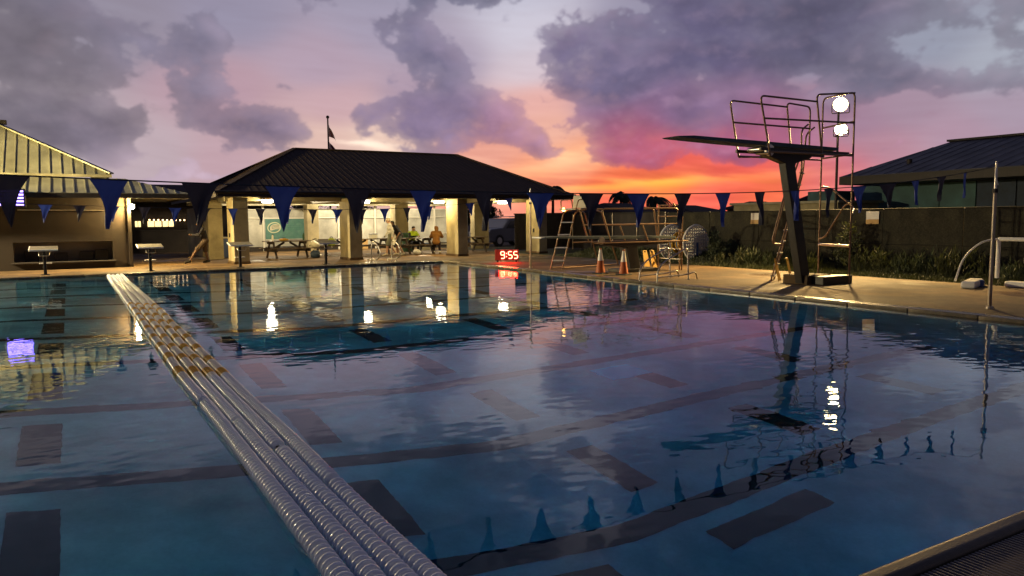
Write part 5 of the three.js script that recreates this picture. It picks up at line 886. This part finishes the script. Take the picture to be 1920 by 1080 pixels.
const HEAD = march([[[0, 0.02, -0.012], [0, 0.03, 0.01], 0.082, 0.078], [[0, -0.05, 0.03], [0, -0.082, 0.052], 0.055, 0.032], [[0, -0.02, 0.05], [0, 0.02, 0.055], 0.05, 0.05], [[0, 0.012, 0.098], [0, -0.022, 0.118], 0.011, 0.016, 0.012], [[0.08, 0.01, -0.005], [0.084, -0.025, 0.0], 0.016, 0.010, 0.008], [[-0.08, 0.01, -0.005], [-0.084, -0.025, 0.0], 0.016, 0.010, 0.008], [[0.025, -0.058, 0.085], [-0.025, -0.058, 0.085], 0.010, 0.010, 0.01], [[0.034, 0.018, 0.088], [0.03, 0.018, 0.088], 0.012, 0.012, 0.006], [[-0.034, 0.018, 0.088], [-0.03, 0.018, 0.088], 0.012, 0.012, 0.006]], 0.0045, 0.02);
const HAND = (() => { const b = [[[0, 0, 0], [0, -0.05, 0.004], 0.024, 0.028], [[0.018, -0.035, 0], [-0.018, -0.04, 0.004], 0.016, 0.016]]; [[0.030, 0.072], [0.010, 0.082], [-0.010, 0.076], [-0.029, 0.06]].forEach(([x, l]) => { b.push([[x * 0.8, -0.06, 0.004], [x, -0.06 - l * 0.5, 0.012], 0.0095, 0.009, 0.006], [[x, -0.06 - l * 0.5, 0.012], [x, -0.06 - l * 0.92, 0.034], 0.009, 0.0075, 0.006]); }); b.push([[0.022, -0.012, 0.004], [0.05, -0.048, 0.02], 0.012, 0.0105, 0.01], [[0.05, -0.048, 0.02], [0.054, -0.078, 0.032], 0.0105, 0.0085, 0.006]); return march(b, 0.0042, 0.015); })();
function tinted(g, f) { const p = g.attributes.position, c = new Float32Array(p.count * 3); for (let i = 0; i < p.count; i++) c.set(f(p.getX(i), p.getY(i), p.getZ(i)), i * 3); const h = new THREE.BufferGeometry(); h.setAttribute('position', p.clone()); h.setAttribute('normal', g.attributes.normal.clone()); h.setAttribute('color', new THREE.BufferAttribute(c, 3)); h.setIndex(g.index.clone()); return h; }
// J: joints in metres, y up, facing +z; wear: [name, material, [bone list], extra radius]
function person(label, pos, turn, J, skin, wear, headTurn = [0, 0]) {
  const t = thing('person', label, 'person', pos, turn, 'people in the pavilion');
  const arm = (s) => [[J['sh' + s], J['el' + s], 0.052, 0.041], [J['el' + s], J['wr' + s], 0.041, 0.028]], leg = (s) => [[J['hip' + s], J['kn' + s], 0.088, 0.058], [J['kn' + s], J['an' + s], 0.056, 0.038]], foot = (s) => [[J['an' + s], J['toe' + s], 0.042, 0.032], [[J['an' + s][0], J['an' + s][1] - 0.02, J['an' + s][2]], J['toe' + s], 0.038, 0.03]];
  const mixp = (a, b, q) => a.map((v, i) => v + (b[i] - v) * q);
  const sides = (p, w, r) => [[[p[0] - w, p[1], p[2]], [p[0] + w, p[1], p[2]], r, r]];
  const torso = [...sides(J.pel, 0.075, 0.105), [J.pel, J.ch, 0.115, 0.12], ...sides(mixp(J.pel, J.ch, 0.5), 0.045, 0.105), ...sides(J.ch, 0.08, 0.112), [J.ch, J.nk, 0.10, 0.062], [J.shL, J.shR, 0.062, 0.062], [J.nk, J.hd, 0.052, 0.055]];
  const B = { torso, armL: arm('L'), armR: arm('R'), legL: leg('L'), legR: leg('R'), footL: foot('L'), footR: foot('R'), upL: [[J.shL, mixp(J.shL, J.elL, 0.7), 0.056, 0.05]], upR: [[J.shR, mixp(J.shR, J.elR, 0.7), 0.056, 0.05]], thL: [[J.hipL, mixp(J.hipL, J.knL, 0.9), 0.094, 0.078]], thR: [[J.hipR, mixp(J.hipR, J.knR, 0.9), 0.094, 0.078]], hipsOnly: [...sides(J.pel, 0.08, 0.11)], chest: torso.slice(0, 6) };
  const k = [...torso, ...B.armL, ...B.armR, ...B.legL, ...B.legR, ...B.footL, ...B.footR];
  const sk = skin, list = [tinted(march(k, 0.024), () => sk)];
  const hm = new THREE.Matrix4().makeRotationFromEuler(new THREE.Euler(headTurn[1], headTurn[0], 0, 'YXZ')).setPosition(J.hd[0], J.hd[1] + 0.055, J.hd[2] + 0.02);
  const hg = tinted(HEAD, (x, y, z) => (Math.hypot(Math.abs(x) - 0.032, y - 0.018, z - 0.098) < 0.0125 ? [0.03, 0.02, 0.02] : z > 0.07 && Math.abs(y + 0.058) < 0.006 && Math.abs(x) < 0.026 ? [sk[0] * 0.6, sk[1] * 0.35, sk[2] * 0.35] : sk)); hg.applyMatrix4(hm); list.push(hg);
  for (const s of ['L', 'R']) { const d = V(...J['wr' + s]).sub(V(...J['el' + s])).normalize(), q = new THREE.Quaternion().setFromUnitVectors(V(0, -1, 0), d), h = tinted(HAND, () => sk); if (s === 'R') h.scale(-1, 1, 1); h.applyMatrix4(new THREE.Matrix4().compose(V(...J['wr' + s]), q, V(1, 1, 1))); list.push(h); }
  part('body', mergeGeometries(list.map((g) => { const h = g.toNonIndexed(); return h; })), M.skin, t);
  for (const [name, mat, keys, extra, cell] of wear) {
    if (name === 'hair' || name === 'cap' || name === 'hood') { const b = name === 'hair' ? [[[0, 0.045, -0.02], [0, 0.055, 0.0], 0.086, 0.08], [[0, -0.01, -0.045], [0, -0.03, -0.045], 0.07, 0.055]] : name === 'cap' ? [[[0, 0.05, -0.008], [0, 0.06, 0.0], 0.088, 0.084], [[-0.045, 0.045, 0.12], [0.045, 0.045, 0.12], 0.012, 0.012], [[0, 0.045, 0.08], [0, 0.045, 0.125], 0.045, 0.015]] : [[[0, 0.03, -0.03], [0, 0.05, -0.01], 0.105, 0.098], [[0, -0.06, -0.05], [0, -0.12, -0.03], 0.09, 0.09]]; const g = march(b, 0.008, 0.02); g.applyMatrix4(hm); part(name, g, mat, t); continue; }
    part(name, march(keys.flatMap((q) => B[q]).map(([a, b, ra, rb, kk]) => [a, b, ra + extra, rb + extra, kk]), cell ?? 0.02), mat, t);
  }
}
const cloth = (n, r, g, b) => std(n, C(r, g, b), 0.85, { map: tGrain });
{
  const walk = { pel: [0, 0.95, 0], ch: [0, 1.28, 0.02], nk: [0, 1.46, 0.03], hd: [0, 1.55, 0.05], shL: [0.18, 1.41, 0.02], shR: [-0.18, 1.41, 0.02], elL: [0.23, 1.14, -0.08], elR: [-0.23, 1.14, 0.06], wrL: [0.24, 0.9, -0.06], wrR: [-0.22, 0.93, 0.20], hipL: [0.09, 0.92, 0], hipR: [-0.09, 0.92, 0], knL: [0.1, 0.50, 0.16], knR: [-0.1, 0.50, 0.0], anL: [0.1, 0.10, 0.20], anR: [-0.1, 0.12, -0.26], toeL: [0.1, 0.045, 0.36], toeR: [-0.1, 0.035, -0.13] };
  person('person walking in white long sleeved shirt and white cap', [12.55, DY, -32.2], -Math.PI / 2 - 0.25, walk, [0.42, 0.25, 0.17], [['shirt', cloth('white shirt', 0.68, 0.67, 0.62), ['chest', 'armL', 'armR'], 0.014], ['shorts', cloth('olive grey shorts', 0.16, 0.17, 0.13), ['hipsOnly', 'thL', 'thR'], 0.016], ['shoe', cloth('pale shoe', 0.5, 0.45, 0.35), ['footL'], 0.01, 0.012], ['shoe', cloth('pale shoe', 0.5, 0.45, 0.35), ['footR'], 0.01, 0.012], ['cap', cloth('white cap', 0.7, 0.66, 0.5), [], 0]]);
  const bend = { pel: [0, 0.93, -0.12], ch: [0, 1.20, 0.06], nk: [0, 1.35, 0.16], hd: [0, 1.42, 0.22], shL: [0.18, 1.31, 0.10], shR: [-0.18, 1.31, 0.10], elL: [0.25, 1.06, -0.02], elR: [-0.24, 1.04, 0.06], wrL: [0.24, 0.84, 0.10], wrR: [-0.2, 0.84, 0.2], hipL: [0.09, 0.90, -0.1], hipR: [-0.09, 0.90, -0.1], knL: [0.11, 0.49, 0.08], knR: [-0.1, 0.49, -0.08], anL: [0.11, 0.09, 0.02], anR: [-0.1, 0.10, -0.3], toeL: [0.11, 0.04, 0.18], toeR: [-0.1, 0.035, -0.16] };
  person('person in black shirt and grey shorts stooping behind the white shirt', [13.05, DY, -32.6], -Math.PI / 2 - 0.1, bend, [0.30, 0.17, 0.11], [['shirt', cloth('black shirt', 0.022, 0.024, 0.034), ['chest', 'upL', 'upR'], 0.03], ['shorts', cloth('grey shorts', 0.15, 0.16, 0.16), ['hipsOnly', 'thL', 'thR'], 0.016], ['shoe', cloth('white shoe', 0.62, 0.58, 0.48), ['footL'], 0.01, 0.012], ['shoe', cloth('white shoe', 0.62, 0.58, 0.48), ['footR'], 0.01, 0.012], ['hair', cloth('black hair', 0.012, 0.010, 0.010), [], 0]]);
  const sit = { pel: [0, 0.56, 0], ch: [0, 0.88, 0.10], nk: [0, 1.06, 0.14], hd: [0, 1.14, 0.18], shL: [0.18, 1.01, 0.12], shR: [-0.18, 1.01, 0.12], elL: [0.28, 0.82, 0.28], elR: [-0.28, 0.82, 0.28], wrL: [0.12, 0.82, 0.46], wrR: [-0.10, 0.82, 0.46], hipL: [0.1, 0.54, 0], hipR: [-0.1, 0.54, 0], knL: [0.13, 0.52, 0.42], knR: [-0.13, 0.52, 0.42], anL: [0.14, 0.10, 0.40], anR: [-0.14, 0.10, 0.36], toeL: [0.14, 0.04, 0.55], toeR: [-0.14, 0.04, 0.51] };
  const lime = cloth('lime yellow shirt', 0.45, 0.62, 0.02);
  person('person seated at the table in lime yellow and black shirt', [14.75, DY, -34.95], 0.1, sit, [0.38, 0.22, 0.14], [['shirt', lime, ['chest', 'upL'], 0.016], ['sleeve', cloth('black sleeve', 0.02, 0.03, 0.03), ['armR'], 0.014], ['shorts', cloth('black trousers', 0.02, 0.02, 0.024), ['hipsOnly', 'legL', 'legR'], 0.014], ['shoe', M.black, ['footL'], 0.01, 0.012], ['shoe', M.black, ['footR'], 0.01, 0.012], ['hair', cloth('black hair', 0.012, 0.010, 0.010), [], 0]], [0.1, 0.25]);
  person('person seated at the bench end in orange hooded top', [15.35, DY, -33.35], Math.PI - 0.5, sit, [0.36, 0.2, 0.13], [['hooded_top', cloth('ochre orange cloth', 0.27, 0.115, 0.015), ['chest', 'armL', 'armR'], 0.026], ['trousers', cloth('dark brown trousers', 0.05, 0.03, 0.03), ['hipsOnly', 'legL', 'legR'], 0.014], ['shoe', M.plasticWhite, ['footL'], 0.01, 0.012], ['shoe', M.plasticWhite, ['footR'], 0.01, 0.012], ['hood', cloth('ochre orange cloth', 0.27, 0.115, 0.015), [], 0]], [0.3, 0.1]);
  const stride = { pel: [0, 0.90, 0], ch: [0, 1.22, 0.07], nk: [0, 1.40, 0.12], hd: [0, 1.49, 0.16], shL: [0.18, 1.35, 0.10], shR: [-0.18, 1.35, 0.08], elL: [0.24, 1.12, 0.26], elR: [-0.25, 1.08, -0.04], wrL: [0.18, 1.12, 0.48], wrR: [-0.24, 0.84, -0.02], hipL: [0.09, 0.87, 0], hipR: [-0.09, 0.87, 0], knL: [0.1, 0.54, 0.34], knR: [-0.1, 0.46, -0.02], anL: [0.1, 0.11, 0.60], anR: [-0.1, 0.09, -0.12], toeL: [0.1, 0.06, 0.77], toeR: [-0.1, 0.035, 0.04] };
  person('person in dark shirt striding beside the yellow lit pier', [4.62, DY, -31.9], -Math.PI / 2, stride, [0.17, 0.095, 0.065], [['shirt', cloth('dark blue grey shirt', 0.035, 0.035, 0.05), ['chest', 'armL', 'armR'], 0.018], ['shorts', cloth('brown grey shorts', 0.10, 0.07, 0.055), ['hipsOnly', 'thL', 'thR'], 0.018], ['shoe', M.black, ['footL'], 0.01, 0.012], ['shoe', M.black, ['footR'], 0.01, 0.012], ['hair', cloth('black hair', 0.012, 0.010, 0.010), [], 0]]);
}
scene.traverse((o) => { if (o.isMesh) { o.castShadow = true; o.receiveShadow = true; } });
renderer.render(scene, camera);
